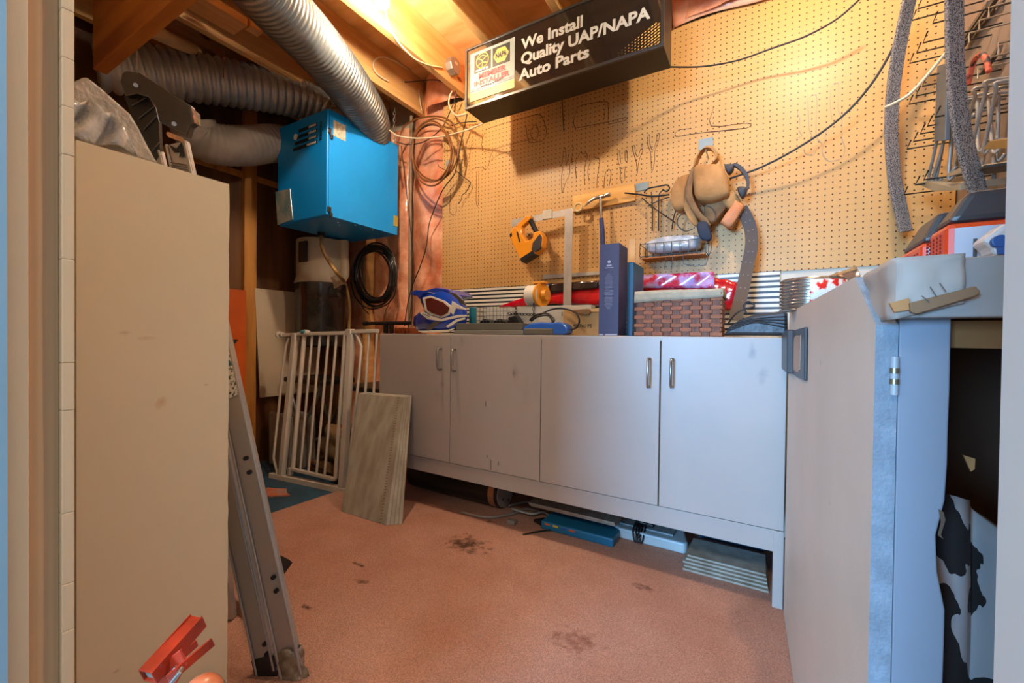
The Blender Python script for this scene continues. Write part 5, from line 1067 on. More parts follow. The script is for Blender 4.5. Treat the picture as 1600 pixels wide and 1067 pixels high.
# ================================================================== tools hanging on the pegboard
Yt = YW - 0.012
m_sq = mat('square_steel', 'BDBBB4', 0.4, metal=0.6, scale=30, var=0.08)
Yt = 2.118
FS = thing('framing_square', 'steel framing square hanging on the pegboard above the counter', 'framing square', tuple(aY(888, 335, Yt)))
L_ = [(799, 344), (895, 324.5), (895, 330), (892.5, 478), (880, 478), (882.5, 337.5), (799, 354)]
MB().prism([aY(x, y, Yt) for x, y in L_], (0, 0.003, 0)).build('blade', m_sq, FS)
a_, b_ = aY(848, 329, Yt - 0.004), aY(862, 341, Yt - 0.004); MB().box((a_.x, Yt - 0.006, b_.z), (b_.x, Yt - 0.001, a_.z)).build('clear_hanger', mat('clear_block', 'D2D0C0', 0.2), FS, bevel=0.001)
tk = MB(); 
for i in range(28):
    p = aY(887, 345 + i * 4.7, Yt - 0.0006); tk.box((p.x - (0.008 if i % 4 == 0 else 0.004), Yt - 0.0006, p.z), (p.x, Yt, p.z + 0.0008))
tk.build('graduation', T_grey, FS)
Yt = YW - 0.012
tag(MB().prism([aY(x, y, Yt) for x, y in ((848, 429.5), (938, 423.5), (938, 429), (848, 436))], (0, 0.004, 0)).build('steel_ruler', m_sq), 'steel ruler lying level below the framing square', 'ruler')
# wooden strip
YB = YW - 0.02
wsx = [(894.5, 306), (991, 287), (992.5, 313), (894.5, 331)]
WS = thing('wooden_strip', 'pale wooden board screwed to the pegboard behind the hammer head', 'wooden board', tuple(aY(940, 310, YB)))
MB().prism([aY(x, y, YB) for x, y in wsx], (0, 0.019, 0)).build('board', mat('strip_pine', 'E8B868', 0.55, scale=4, stretch=(1, 1, 6), col2='D89C48'), WS, bevel=0.001)
HMr = thing('claw_hammer', 'claw hammer with blue grip hanging from the wooden board', 'hammer', tuple(aY(940, 350, YB - 0.03)))
yh = YB - 0.03
MB().tube(spline([aY(x, y, yh) for x, y in ((914, 322), (921, 315), (930, 309.5), (938, 307.5), (946, 306))], 5), [0.003, 0.004, 0.0048, 0.006, 0.0065, 0.007, 0.0075, 0.008, 0.0085, 0.009, 0.009, 0.009, 0.009, 0.0085, 0.008, 0.008, 0.009, 0.010, 0.010, 0.010, 0.0095], 10).build('claw_head', M_steel, HMr, smooth=180)
MB().tube([aY(945, 306, yh), aY(949, 304.5, yh), aY(953, 303, yh)], [0.008, 0.0115, 0.0115], 14).build('striking_face', M_steel, HMr, smooth=40)
MB().tube([aY(938, 309, yh), aY(939.5, 342, yh)], [0.008, 0.0065], 10).build('neck', M_steel, HMr, smooth=60)
MB().tube([aY(939.5, 341, yh), aY(941, 360, yh), aY(942, 388, yh)], [0.0115, 0.0125, 0.014], 12).build('grip', mat('grip_navy', '1E3A78', 0.5), HMr, smooth=60)
tcn = aY(903.5, 324, yh - 0.002)
tag(MB().tube([tcn + Vector((0.021 * math.cos(t), 0, 0.021 * math.sin(t))) for t in [i * math.pi / 14 for i in range(28)]], 0.0065, 8, closed=True).build('tape_ring', mat('ring_cream', 'D8C08C', 0.5), smooth=180), 'cream tape ring hanging at the left end of the wooden board', 'ring')
# jigsaw
JS = thing('jigsaw', 'yellow-orange jigsaw with black grip hanging on the framing square', 'jigsaw', tuple(aY(822, 370, 2.06)))
m_jo = mat('tool_orange', 'F09A1A', 0.35, coat=0.3)
def jp(px, Y, th, m_, nm, bev=0.004): return MB().prism([aY(x, y, Y) for x, y in px], (0, th, 0)).build(nm, m_, JS, bevel=bev)
jp([(800, 357), (805, 353), (815, 366), (822, 377), (832, 372), (833, 363), (843, 360), (848, 369), (846, 385), (835, 398), (814, 406), (809, 398), (798, 374), (796, 366)], 2.055, 0.06, m_jo, 'body', 0.006)
jp([(806, 352), (822, 337), (830, 337), (828, 342), (815, 354), (815, 368), (808, 360)], 2.065, 0.04, m_jo, 'front_column', 0.004)
MB().tube(spline([aY(x, y, 2.085) for x, y in ((826, 340), (831, 348), (837, 360), (842, 366))], 5), 0.0145, 12).build('grip', M_black, JS, smooth=60)
jp([(832, 379), (843, 365), (846, 370), (844, 388), (836, 394), (830, 390)], 2.048, 0.02, mat('jig_grey', '3A3A3C', 0.4), 'motor_cover')
jp([(812, 404), (832, 391), (836, 397), (815, 410)], 2.052, 0.06, M_black, 'shoe_plate', 0.002)
jp([(796, 366), (799, 363), (800, 368), (797, 371)], 2.052, 0.04, M_black, 'lever', 0.001)
q = [aY(808, 362, 2.053), aY(812, 378, 2.053)]; MB().ribbon(q, Vector((0.004, 0, 0.001)), Vector((0, 0.001, 0))).build('side_mark', M_black, JS)
MB().sphere(aY(827, 367, 2.07), 0.008, nu=10, nv=8).build('trigger', M_black, JS)
# pegboard hooks + little hanging hardware left
def peg_hook(x, y, lab, L_=0.09, m_=M_dsteel, drop=0.0):
    p = aY(x, y, YW - 0.002); T = tag(MB().tube([p, p + Vector((0, -L_, 0)), p + Vector((0, -L_ - 0.012, 0.014))], 0.0022, 6).build('peg_hook', m_), lab, 'hook', 'hooks on the back pegboard'); return p
peg_hook(700, 268, 'peg hook at the far left edge of the pegboard'); 
tag(MB().tube(spline([aY(x, y, YW - 0.03) for x, y in ((711, 265), (722, 275), (733, 283), (735, 287), (728, 300), (722, 305), (721, 312), (716, 318))], 4), 0.0025, 6).build('bent_wire', M_dsteel, smooth=180), 'bent grey wire hanging on the left part of the pegboard', 'wire')
tag(MB().box(aY(697, 251, YW - 0.004), aY(704, 260, YW - 0.002)).build('label_square', mat('grey_tag', '8FA0A0', 0.5)), 'small grey square sticker at the left pegboard edge', 'sticker')
tag(MB().box(aY(993, 287, YW - 0.006), aY(1013, 296, YW - 0.001)).build('grey_plate', MATS['grey_tag']), 'small grey plate on the pegboard right of the wooden board', 'plate')
tag(MB().box(aY(1092, 218, YW - 0.006), aY(1114, 231, YW - 0.001)).build('grey_plate', MATS['grey_tag']), 'small grey plate on the pegboard just above the tool pouch', 'plate')
WR = [([(976, 301.5), (1000, 304), (1020, 306.5), (1046, 304)], 0.004, 'dark straight rod lying level across the wire hooks'),
      ([(1006, 302), (1012, 295), (1028, 291.5), (1042, 289), (1046, 294), (1042, 299), (1035, 296)], 0.0038, 'dark rod bent to a hook right of the grey plate'),
      ([(1018, 302), (1019.5, 330), (1019, 361)], 0.0032, 'left of two upright thin rods above the wire rack'),
      ([(1037, 297), (1030, 304), (1029, 330), (1029, 361)], 0.0032, 'right of two upright thin rods above the wire rack'),
      ([(1003, 309), (1018, 322), (1035, 334), (1054, 347)], 0.0028, 'thin wire slanting down to the tool pouch'),
      ([(1012, 322), (1030, 313), (1046, 308)], 0.0026, 'short thin wire crossing the upright rods'),
      ([(1050, 358), (1053, 338), (1058, 328), (1070, 330)], 0.003, 'dark wire loop end left of the tool pouch')]
for px_, r__, lb in WR: tag(MB().tube(spline([aY(x, y, YW - 0.035) for x, y in px_], 5), r__, 6).build('metal_rod', M_dsteel, smooth=180), lb, 'rod')
# wire rack with wrapped bag
RK = thing('wire_rack', 'black wire rack fixed on the pegboard below the tool pouch', 'wire rack', tuple(aY(1050, 395, 2.1)))
yr0, yr1 = 2.08, YW - 0.003
ra, rb = aY(1000, 383, yr0), aY(1103, 371, yr0); z1_ = 0.5 * (ra.z + rb.z); z0_ = 0.5 * (aY(1000, 402, yr0).z + aY(1103, 392, yr0).z)
wire_crate(ra.x, yr0, z0_, rb.x, yr1, z1_, 8, 1, 0.0017, M_black, 'frame', RK)
lw = MB()
for px_ in ([(1041, 402), (1038, 420), (1049, 421), (1051, 400)], [(1067, 400), (1068, 412), (1085, 416), (1103, 414), (1111, 390), (1112, 376), (1104, 372)]): lw.tube([aY(x, y, yr0 + 0.01) for x, y in px_], 0.0017, 6)
lw.build('lower_loops', M_black, RK)
pb_ = MB().box((ra.x + 0.004, yr0 + 0.012, z0_ - 0.009), (rb.x - 0.004, yr1 - 0.004, z0_ - 0.003)); pb_.build('shelf_board', mat('rack_board', 'B46A24', 0.6), RK)
c_ = Vector(((ra.x + rb.x) / 2 - 0.004, (yr0 + yr1) / 2, (z0_ + z1_) / 2 + 0.026))
lump(c_, ((rb.x - ra.x) / 2 * 0.90, 0.042, 0.038), 6, mat('frosted_plastic', 'C6CCD2', 0.2, scale=25, col2='9AA4AE', bump=0.6, bscale=30, coat=0.6), 'plastic_pack', 'white plastic-wrapped pack lying in the black wire rack', 'pack', 0.05)
# ---- leather tool belt
TB = thing('tool_belt', 'tan suede tool belt pouches hanging from a peg hook', 'tool belt', tuple(aY(1105, 290, 2.13)))
m_su = mat('tan_suede', 'C09058', 0.85, scale=7, col2='9C6E3C', bump=0.3, bscale=60); m_su2 = mat('dark_suede', '9A7650', 0.9, scale=9, col2='745434'); m_blt = mat('belt_black', '3A383A', 0.55, scale=10)
def pouch(px, Y, th, m_, nm, bev=0.012):
    P_ = spline([aY(x, y, Y) for x, y in px], 3, closed=True); c = sum(P_, Vector()) / len(P_); n = len(P_); b_ = MB(); Ls = []
    for s_, d in ((0.80, -0.30), (0.95, -0.18), (1.0, 0.0), (1.0, 0.6), (0.96, 1.0)): Ls.append([c + (p - c) * s_ + Vector((0, th * d, 0)) for p in P_])
    vs = [p for l in Ls for p in l]; fs = [tuple(range(n - 1, -1, -1)), tuple((len(Ls) - 1) * n + j for j in range(n))]
    for i in range(len(Ls) - 1):
        for j in range(n): j2 = (j + 1) % n; fs.append((i * n + j, i * n + j2, (i + 1) * n + j2, (i + 1) * n + j))
    return b_.add(vs, fs).build(nm, m_, TB, smooth=60)
pouch([(1084, 262), (1100, 258), (1125, 258), (1136, 275), (1140, 300), (1132, 309), (1105, 316), (1088, 310), (1084, 290)], 2.08, 0.09, m_su, 'main_pouch')
pouch([(1052, 290), (1062, 277), (1080, 274), (1078, 310), (1066, 328), (1052, 325), (1048, 308)], 2.11, 0.06, m_su, 'side_pouch')
pouch([(1078, 268), (1085, 262), (1080, 300), (1095, 335), (1110, 350), (1105, 352), (1085, 335), (1070, 305)], 2.085, 0.03, m_su2, 'pouch_flap')
pouch([(1066, 310), (1074, 305), (1082, 328), (1092, 350), (1084, 352), (1072, 335)], 2.10, 0.02, m_su, 'strap_end')
pouch([(1140, 300), (1148, 300), (1158, 318), (1150, 330), (1132, 322), (1128, 312)], 2.12, 0.05, m_su, 'small_pouch')
pouch([(1104, 318), (1132, 312), (1136, 322), (1118, 345), (1106, 348), (1100, 335)], 2.12, 0.04, m_su2, 'inner_pouch')
for px_ in ([(1086, 262), (1090, 248), (1098, 236), (1104, 232)], [(1104, 232), (1112, 232), (1119, 240), (1120, 250), (1114, 257)]):
    P_ = spline([aY(x, y, 2.12) for x, y in px_], 5); MB().ribbon(P_, Vector((0.002, 0.022, 0)), Vector((0.005, 0, 0.004))).build('hanging_loop', m_su, TB, bevel=0.002)
hl = pouch([(1146, 318), (1150, 313), (1162, 321), (1160, 328), (1142, 355), (1129, 350), (1127, 345)], 2.09, 0.04, mat('orange_leather', 'DA8E5C', 0.6, scale=10, col2='C27644'), 'hammer_holster')
for i in range(8): MB().sphere(aY(1160.5 - i * 2.4, 331 + i * 3.3 , 2.075), 0.0022, nu=6, nv=5).build('rivet', M_black, TB)
P_ = spline([aY(x, y, 2.10) for x, y in ((1136, 262), (1148, 258), (1160, 266), (1168, 280), (1167, 296), (1158, 303))], 6)
MB().ribbon(P_, Vector((0, 0.012, 0)), Vector((0.006, 0, 0.004))).build('black_handle', m_blt, TB, bevel=0.002)
pouch([(1132, 258), (1145, 257), (1146, 264), (1138, 271)], 2.09, 0.03, m_blt, 'handle_tab'); pouch([(1152, 293), (1167, 293), (1164, 305), (1158, 308)], 2.09, 0.03, m_blt, 'handle_tab')
pouch([(1089, 350), (1104, 346), (1112, 368), (1108, 376), (1094, 372)], 2.08, 0.02, mat('navy_web', '1C2A40', 0.7), 'web_strap')
MB().tube(spline([aY(x, y, 2.07) for x, y in ((1104, 322), (1112, 325), (1118, 336), (1117, 346))], 5), 0.0022, 6).build('cord', M_black, TB); MB().tube(spline([aY(x, y, 2.09) for x, y in ((1070, 331), (1060, 340), (1059, 352), (1070, 361), (1082, 358))], 5), 0.0025, 6).build('ring', M_black, TB)
hk = aY(1104, 238, 2.12); MB().cyl((hk.x, YW - 0.002, hk.z), (hk.x, 2.09, hk.z), 0.003, 8).build('hook', M_steel, TB)
# the broad belt hanging down to the counter
bp_ = spline([aY(x, y, Y) for x, y, Y in ((1158, 325, 2.13), (1166, 340, 2.12), (1173, 360, 2.11), (1174, 385, 2.09), (1169, 410, 2.07), (1163, 440, 2.03), (1156, 470, 1.97), (1149, 500, 1.92))], 6)
BLp = MB(); Wv = []
for i in range(len(bp_)):
    a_ = bp_[max(i - 1, 0)]; c_ = bp_[min(i + 1, len(bp_) - 1)]; t = (c_ - a_).normalized(); wv = t.cross(Vector((0, 1, 0))).normalized() * 0.0245; Wv.append(wv)
BLp.ribbon(bp_, Wv, Vector((0, 0.0022, 0))).build('belt', m_blt, TB)
for i in range(4, len(bp_) - 3, 4):
    for s_ in (-0.35, 0.35): MB().cyl(bp_[i] + Wv[i] * s_ + Vector((0, -0.004, 0)), bp_[i] + Wv[i] * s_ + Vector((0, -0.002, 0)), 0.0024, 8).build('eyelet', mat('dull_eyelet', '77746E', 0.5, metal=0.5), TB)
# ================================================================== workbench at the right with side door
WBN = thing('workbench', 'white painted workbench with open side door at the right', 'workbench', (0.35, 0.9, 0))
m_wp_ = mat('worn_white_paint', 'CEC2B2', 0.5, scale=3, var=0.06, bump=0.08, bscale=90); m_edge = mat('rough_edge_paint', '84909A', 0.9, scale=40, bump=0.3, bscale=200, var=0.15)
Pf = aY(1229.5, 700, 1.60); Pn = aY(1364, 700, 0.600); Pf.z = Pn.z = 0; dA = (Pn - Pf).normalized(); nA = Vector((dA.y, -dA.x, 0)); nA = nA if nA.x < 0 else -nA
def pa(x, y): r = ray(x, y); return EYE + r * ((Pf - EYE).dot(nA) / r.dot(nA))
print('DOOR A', Pf, Pn, pa(1232, 490).z, pa(1336, 433).z, pa(1363, 508).z)
zf, zn = pa(1231, 490).z, pa(1336, 433).z
q1_, q2_ = pa(1336, 433), pa(1363.5, 508); q2_ = Vector((Pn.x, Pn.y, q2_.z))
poly = [Vector((Pf.x, Pf.y, 0.016)), Vector((Pn.x, Pn.y, 0.016)), q2_, q1_, Vector((Pf.x, Pf.y, zf))]
DA = MB().prism(poly, -nA * 0.019).build('door', [m_wp_, m_edge], WBN)
for p in DA.data.polygons:
    if abs(p.normal.dot(nA)) < 0.5: p.material_index = 1
PW[DA.name] = Matrix.Identity(4)
for (x, y, rr_, rz, c__) in ((1282, 567, 0.012, 0.012, '8E867C'), (1296, 787, 0.01, 0.008, '9A7C4C')): p = pa(x, y); blot(m_wp_, p, (rr_ * 4, rr_, rz), c__, 0.6, nscale=60)
HD = MB().prism([pa(x, y) + nA * 0.001 for x, y in ((1241, 517), (1263, 511), (1262, 595), (1250, 590), (1241, 583))], nA * 0.006)
hd = HD.build('handle', mat('handle_black', '2E3238', 0.4), None, bevel=0.002); hd.parent = DA
o = MB().prism([pa(x, y) + nA * 0.0072 for x, y in ((1246, 528), (1250, 524), (1257, 524), (1256, 578), (1252, 582), (1245, 578))], nA * 0.001).build('handle_recess', mat('recess_tan', 'A9907A', 0.5), None); o.parent = DA
o = MB().prism([pa(x, y) + nA * 0.002 for x, y in ((1233, 520), (1243, 515), (1243, 584), (1233, 577))], nA * 0.018).build('handle_grip', MATS['handle_black'], None, bevel=0.003); o.parent = DA
# stile the door hangs on
YSt = 0.600
sA, sB = aY(1401, 700, YSt), aY(1482, 700, YSt); zt_ = aY(1440, 497, YSt).z
st = MB(); nseg = 24; r2 = random.Random(2); pr = []
for i in range(nseg + 1):
    z_ = 0.011 + (zt_ - 0.011) * i / nseg; dx = 0
    zz = aY(1475, 860, YSt).z
    if abs(z_ - zz) < 0.06: dx = -0.010 * (1 - abs(z_ - zz) / 0.06)
    pr.append(Vector((sB.x + dx + r2.uniform(-0.0005, 0.0005), YSt, z_)))
st.prism([Vector((sA.x, YSt, 0.011))] + pr + [Vector((sA.x, YSt, zt_))], (0, 0.022, 0)).build('stile', mat('blueish_white_paint', '7E8792', 0.6, scale=4, var=0.06), WBN, bevel=0.0015)
nk = aY(1474, 830, YSt - 0.001); MB().prism([aY(x, y, YSt - 0.0006) for x, y in ((1466, 795), (1474, 800), (1477, 812), (1470, 835), (1474, 842), (1465, 836), (1470, 815))], (0, -0.0006, 0)).build('paint_tear', mat('torn_paint', '5A4636', 0.8), WBN)
hx = aY(1397.5, 587, 0.594)
hg = MB().cyl((hx.x, 0.594, aY(1397, 617, 0.594).z), (hx.x, 0.594, aY(1397, 557, 0.594).z), 0.0036, 12).build('hinge', mat('painted_hinge', '9CA2A6', 0.4), WBN, smooth=40)
for yy in (579, 596): z_ = aY(1397, yy, 0.594).z; MB().cyl((hx.x, 0.594, z_ - 0.0028), (hx.x, 0.594, z_ + 0.0028), 0.0042, 12).build('hinge_knuckle', mat('brass_knuckle', '9A8C70', 0.35, metal=0.8), WBN, smooth=40)
# worktop
YF = 0.565
wt0 = aY(1404, 408, YF); zt2 = wt0.z; zb2 = aY(1470, 496, YF).z
print('TOP', wt0, zt2, zb2, sA, sB)
m_wt = mat('worktop_paint', '98958F', 0.5, scale=3, var=0.08, bump=0.1, bscale=30)
MB().box((wt0.x, YF, zb2), (0.615, YF + 0.03, zt2)).build('front_apron', m_wt, WBN, bevel=0.002)
MB().box((wt0.x + 0.012, YF + 0.031, zt2 - 0.022), (0.615, 2.185, zt2)).build('worktop', m_wt, WBN, bevel=0.002)
# crumpled paper wrap at the corner
def cw(u, v):
    s_ = -0.5 + 1.0 * u
    if s_ < 0: p = Vector((wt0.x - 0.004, YF - 0.003 - s_ * 0.30, 0))
    else: p = Vector((wt0.x - 0.004 + s_ * 0.10, YF - 0.004, 0))
    z_ = zt2 + 0.003 - (0.062 - 0.03 * max(s_, 0)) * v
    k = 0.002 * math.sin(9 * u + 4 * v) + 0.0012 * math.sin(15 * u - 7 * v)
    return Vector((p.x - abs(k) * (1 if s_ < 0 else 0), p.y - abs(k) * (0 if s_ < 0 else 1), z_))
MB().grid(cw, 30, 10).build('paper_wrap', mat('crumpled_paper', 'A89E92', 0.7, scale=8, bump=0.35, bscale=14, var=0.1), WBN, smooth=60, solid=0.0012)
ck = MB().prism([aY(x, y, YF - 0.010) for x, y in ((1418, 474), (1520, 448), (1528, 456), (1524, 462), (1430, 491), (1420, 488))], (0, -0.006, 0)).build('cardboard_shim', mat('shim_card', '8A6848', 0.8, scale=14), WBN, bevel=0.001)
MB().prism([aY(x, y, YF - 0.008) for x, y in ((1388, 474), (1418, 466), (1420, 484), (1396, 488))], (0, -0.005, 0)).build('cardboard_shim', mat('shim_card2', 'B07C48', 0.8), WBN)
for (x0_, y0_, x1_, y1_) in ((1440, 462, 1452, 472), (1453, 448, 1463, 463), (1468, 442, 1478, 456)): MB().cyl(aY(x0_, y0_, YF - 0.018), aY(x1_, y1_, YF - 0.018), 0.0005, 5).build('staple', T_grey, WBN)
a_ = aY(1550, 470, YF - 0.001); 
# carcass; dark brown panels added inside so the opening reads shaded
m_in = mat('bench_shade_brown', '4A3320', 0.8, scale=4)
MB().box((sA.x + 0.035, 1.10, 0.011), (0.615, 1.115, zt2 - 0.024)).build('shade_backing', m_in, WBN)
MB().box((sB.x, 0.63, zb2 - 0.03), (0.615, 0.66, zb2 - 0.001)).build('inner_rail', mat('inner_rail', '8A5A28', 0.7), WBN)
MB().box((sA.x + 0.0, 0.622, 0.011), (sA.x + 0.02, 1.10, zt2 - 0.024)).build('shade_side_liner', m_in, WBN)
for y_ in (1.2, 2.14): MB().box((0.57, y_, 0.011), (0.61, y_ + 0.04, zt2 - 0.024)).build('leg', m_wp_, WBN)
MB().box((sA.x + 0.04, 2.14, 0.011), (sA.x + 0.08, 2.18, zt2 - 0.024)).build('leg', m_wp_, WBN)
tr_ = MB().prism([aY(x, y, 0.80) for x, y in ((1505, 711), (1524, 717), (1523, 733), (1517, 737))], (0, 0.004, 0)).build('pennant', mat('tan_scrap', 'D09A5C', 0.7)); 
tr_.data.transform(Matrix.Translation((0, 0.29, 0))) if False else None
tag(tr_, 'small tan paper scrap inside the dark bench opening', 'scrap')
# cow-print cushion in the opening
m_cow = mat('cow_print', '9A9896', 0.9, var=0.02)
N, L, b = nodes_of(m_cow); src = b.inputs['Base Color'].links[0].from_socket
tc = N.new('ShaderNodeTexCoord'); mp = N.new('ShaderNodeMapping'); mp.inputs['Scale'].default_value = (1.0, 1.0, 0.7); mp.inputs['Location'].default_value = (0.52, 0.1, 0.05); L.new(tc.outputs['Object'], mp.inputs[0])
ns = N.new('ShaderNodeTexNoise'); ns.inputs['Scale'].default_value = 15; ns.inputs['Detail'].default_value = 3.0; ns.inputs['Distortion'].default_value = 0.4; L.new(mp.outputs[0], ns.inputs['Vector'])
c_ = N.new('ShaderNodeMath'); c_.operation = 'GREATER_THAN'; c_.inputs[1].default_value = 0.50; L.new(ns.outputs['Fac'], c_.inputs[0])
mx = N.new('ShaderNodeMix'); mx.data_type = 'RGBA'; L.new(c_.outputs[0], mx.inputs[0]); L.new(src, mx.inputs[6]); mx.inputs[7].default_value = lin('1A1412'); L.new(mx.outputs[2], b.inputs['Base Color'])
YCW = 0.72
cwp = [(1440, 760), (1484, 768), (1502, 776), (1512, 792), (1535, 808), (1556, 822), (1580, 835)]
top_ = [aY(x, y, YCW) for x, y in cwp]
def cow(u, v):
    s_ = u * (len(top_) - 1); k = min(int(s_), len(top_) - 2); t = s_ - k; p = top_[k].lerp(top_[k + 1], t)
    return Vector((p.x, YCW + 0.05 * v * v - 0.018 * math.sin(8 * u + 5 * v) - 0.05 * math.sin(math.pi * v), max(0.012, p.z * (1 - v))))
cwo = MB().grid(cow, 24, 24).build('cow_print_cloth', m_cow, smooth=180, solid=0.01)
tag(cwo, 'white cloth with black cow spots standing in the bench opening', 'cloth')

# ---- things on the worktop
m_or2 = mat('device_orange', 'F04A1C', 0.35, coat=0.3); m_dbk = mat('device_black', '3A3C40', 0.35)
m_lab2 = mat('device_label', 'C9CBD2', 0.5)
def device(Yf, xc, xl_, yt, label, xr=None):
    c = aY(xc, 380, Yf); X0 = c.x; Yb = aX(xl_, 380, X0).y; ztop = aY(xc + 10, yt, Yf).z; W = 0.115
    zs_ = zt2 + 0.001; hh = ztop - zs_; T = thing('battery_charger', label, 'charger', (X0 + W / 2, (Yf + Yb) / 2, zs_))
    MB().box((X0, Yf, zs_), (X0 + W, Yb, zs_ + hh * 0.58)).build('orange_base', m_or2, T, bevel=0.006)
    sx_ = 0.018
    MB().hexa([(X0 + 0.001, Yf + 0.001, zs_ + hh * 0.585), (X0 + W - 0.001, Yf + 0.001, zs_ + hh * 0.585), (X0 + W - 0.001, Yb - 0.001, zs_ + hh * 0.585), (X0 + 0.001, Yb - 0.001, zs_ + hh * 0.585),
               (X0 + sx_, Yf + 0.004, zs_ + hh), (X0 + W - 0.006, Yf + 0.004, zs_ + hh), (X0 + W - 0.006, Yb - 0.03, zs_ + hh), (X0 + sx_, Yb - 0.03, zs_ + hh)]).build('black_top', m_dbk, T, bevel=0.006)
    lb = MB().box((X0 + 0.006, Yf - 0.0008, zs_ + hh * 0.03), (X0 + 0.056, Yf, zs_ + hh * 0.50)).build('rating_label', m_lab2, T); PW[lb.name] = Matrix.Identity(4)
    for i in range(6):
        x_ = X0 + 0.020 + i * 0.007; o_ = MB().box((x_, Yf - 0.0014, zs_ + hh * (0.06 + 0.03 * (i % 3))), (x_ + (0.003 if i in (0, 5) else 0.0015), Yf - 0.0008, zs_ + hh * (0.28 if i % 2 else 0.34))).build('label_print', T_grey); o_.parent = lb
    vs_ = MB()
    for i in range(5):
        for j in range(8):
            y_ = Yf + 0.018 + i * 0.011; z_ = zs_ + hh * (0.06 + 0.055 * j); vs_.cyl((X0 - 0.0006, y_, z_), (X0 + 0.001, y_, z_), 0.0017, 8)
    vs_.build('vent_holes', mat('vent_dark', '8A1C0C', 0.6), T)
    return T
device(0.63, 1479, 1451, 299, 'orange and black charger with white label, nearest on the worktop')
device(0.80, 1440, 1406, 332, 'orange and black charger behind the first, partly hidden')
SPt = thing('spray_nozzle', 'white and blue plastic nozzle lying beside the near charger', 'nozzle', (0.25, 0.59, zt2))
sp_ = [(1534, 377), (1543, 369), (1568, 350), (1590, 345), (1590, 398), (1555, 400), (1549, 384)]
ps = [aY(x, y, 0.582) for x, y in sp_]
for p in ps: p.z = max(p.z, zt2 + 0.001)
MB().prism(ps, (0, 0.03, 0)).build('shell', mat('nozzle_white', 'D8D4CE', 0.4), SPt, bevel=0.004)
q = aY(1560, 378, 0.581); MB().cyl((q.x, 0.576, q.z), (q.x, 0.582, q.z), 0.006, 20).build('blue_cap', mat('nozzle_blue', '2A5A9A', 0.4), SPt, bevel=0.001)
MB().prism([aY(x, y, 0.580) for x, y in ((1556, 386), (1564, 384), (1580, 398), (1558, 398))], (0, -0.003, 0)).build('blue_lever', MATS['nozzle_blue'], SPt)
# tin cans / duct pieces behind the door top
m_tin = mat('bright_tin', 'C9C5BA', 0.22, metal=0.9, scale=8, var=0.2)
ribs = []; rc = aY(1272, 468, 1.40); r0_ = 0.075
pts_, rs_ = [], []
for i in range(41): z_ = zt2 + 0.001 + 0.09 * i / 40; pts_.append(Vector((rc.x, 1.46, z_))); rs_.append(r0_ * (1 + 0.05 * math.sin(i * 1.55)))
CN = thing('ribbed_tin', 'shiny ribbed tin with red and white label behind the bench door', 'tin', (rc.x, 1.46, zt2))
MB().tube(pts_, rs_, 32).build('can', m_tin, CN, smooth=180)
def wrapl(u, v): a_ = R_(-98) + R_(75) * u; return Vector((rc.x + 0.081 * math.cos(a_), 1.46 + 0.081 * math.sin(a_), zt2 + 0.012 + 0.07 * v))
MB().grid(wrapl, 12, 3).build('label', mat('label_redwhite', 'D8241E', 0.4, scale=22, col2='E8E4DC', ramp=(0.48, 0.52)), CN, smooth=180, solid=0.001)
e0, e1 = aY(1290, 440, 1.62), aY(1334, 436, 1.62)
e0 = Vector((e0.x, 1.62, zt2 + 0.058)); e1 = Vector((e1.x + 0.02, 1.60, zt2 + 0.088))
pts_ = [e0.lerp(e1, i / 12) for i in range(13)]
tag(MB().tube(pts_, [0.055 + (0.003 if i % 6 == 0 else 0) for i in range(13)], 32).build('duct_elbow', m_tin, smooth=60), 'bright round tin duct piece lying tilted behind the bench door', 'duct piece')

# ================================================================== right wall: hooks, rods, foam strips
XR = 0.619
tips = [(1434, 14), (1425, 32), (1457, 37), (1442, 67), (1432, 83), (1421, 99), (1453, 118), (1441, 135), (1431, 150), (1420, 163), (1461, 183), (1449, 197), (1438, 209), (1427, 221), (1417, 233), (1443, 281), (1430, 289), (1412, 304)]
NO = ['topmost', 'second', 'third', 'fourth', 'fifth', 'sixth', 'seventh', 'eighth', 'ninth', 'tenth', 'eleventh', 'twelfth', 'thirteenth', 'fourteenth', 'fifteenth', 'sixteenth', 'seventeenth', 'lowest']
for i, (x, y) in enumerate(tips):
    r = ray(x, y); Yt_ = min(0.44 * r.y / r.x, 2.17); p = aY(x, y, Yt_)
    o = MB().tube([Vector((XR, p.y, p.z)), p, p + Vector((0.006, -0.022, 0.022))], 0.0024, 7).build('long_hook', M_dsteel)
    tag(o, NO[i] + ' of the long wire hooks whose bent tips show against the pegboard', 'hook', 'long hooks on the right wall')
tips2 = [(1545, 12), (1530, 32), (1514, 52), (1560, 68), (1544, 90), (1528, 108)]
for i, (x, y) in enumerate(tips2):
    p = aX(x, y, 0.50)
    o = MB().tube([Vector((XR, p.y, p.z)), p, p + Vector((0.0, -0.002, -0.028))], 0.0024, 7).build('long_hook', M_steel)
    tag(o, ['first', 'second', 'third', 'fourth', 'fifth', 'sixth'][i] + ' from top of the bright wire hooks right of the speckled strips', 'hook', 'bright hooks on the right wall')
for i, (x0_, y0_, x1_, y1_) in enumerate(((1500, 78, 1560, -8), (1506, 62, 1545, 6), (1535, 112, 1562, 76))):
    a_, b_ = aX(x0_, y0_, 0.60), aX(x1_, y1_, 0.60); zc_ = 0.5 * (a_.z + b_.z)
    o = MB().ribbon([a_, b_], Vector((0.002, 0.0, 0.010)), Vector((0.006, 0, 0))).build('dark_rail', mat('rail_dark', '3E3630', 0.5))
    tag(o, ['long dark rail slanting up the right wall beside the bright hooks', 'thinner dark rail above the long one on the right wall', 'short dark rail piece low at the right jamb'][i], 'rail')
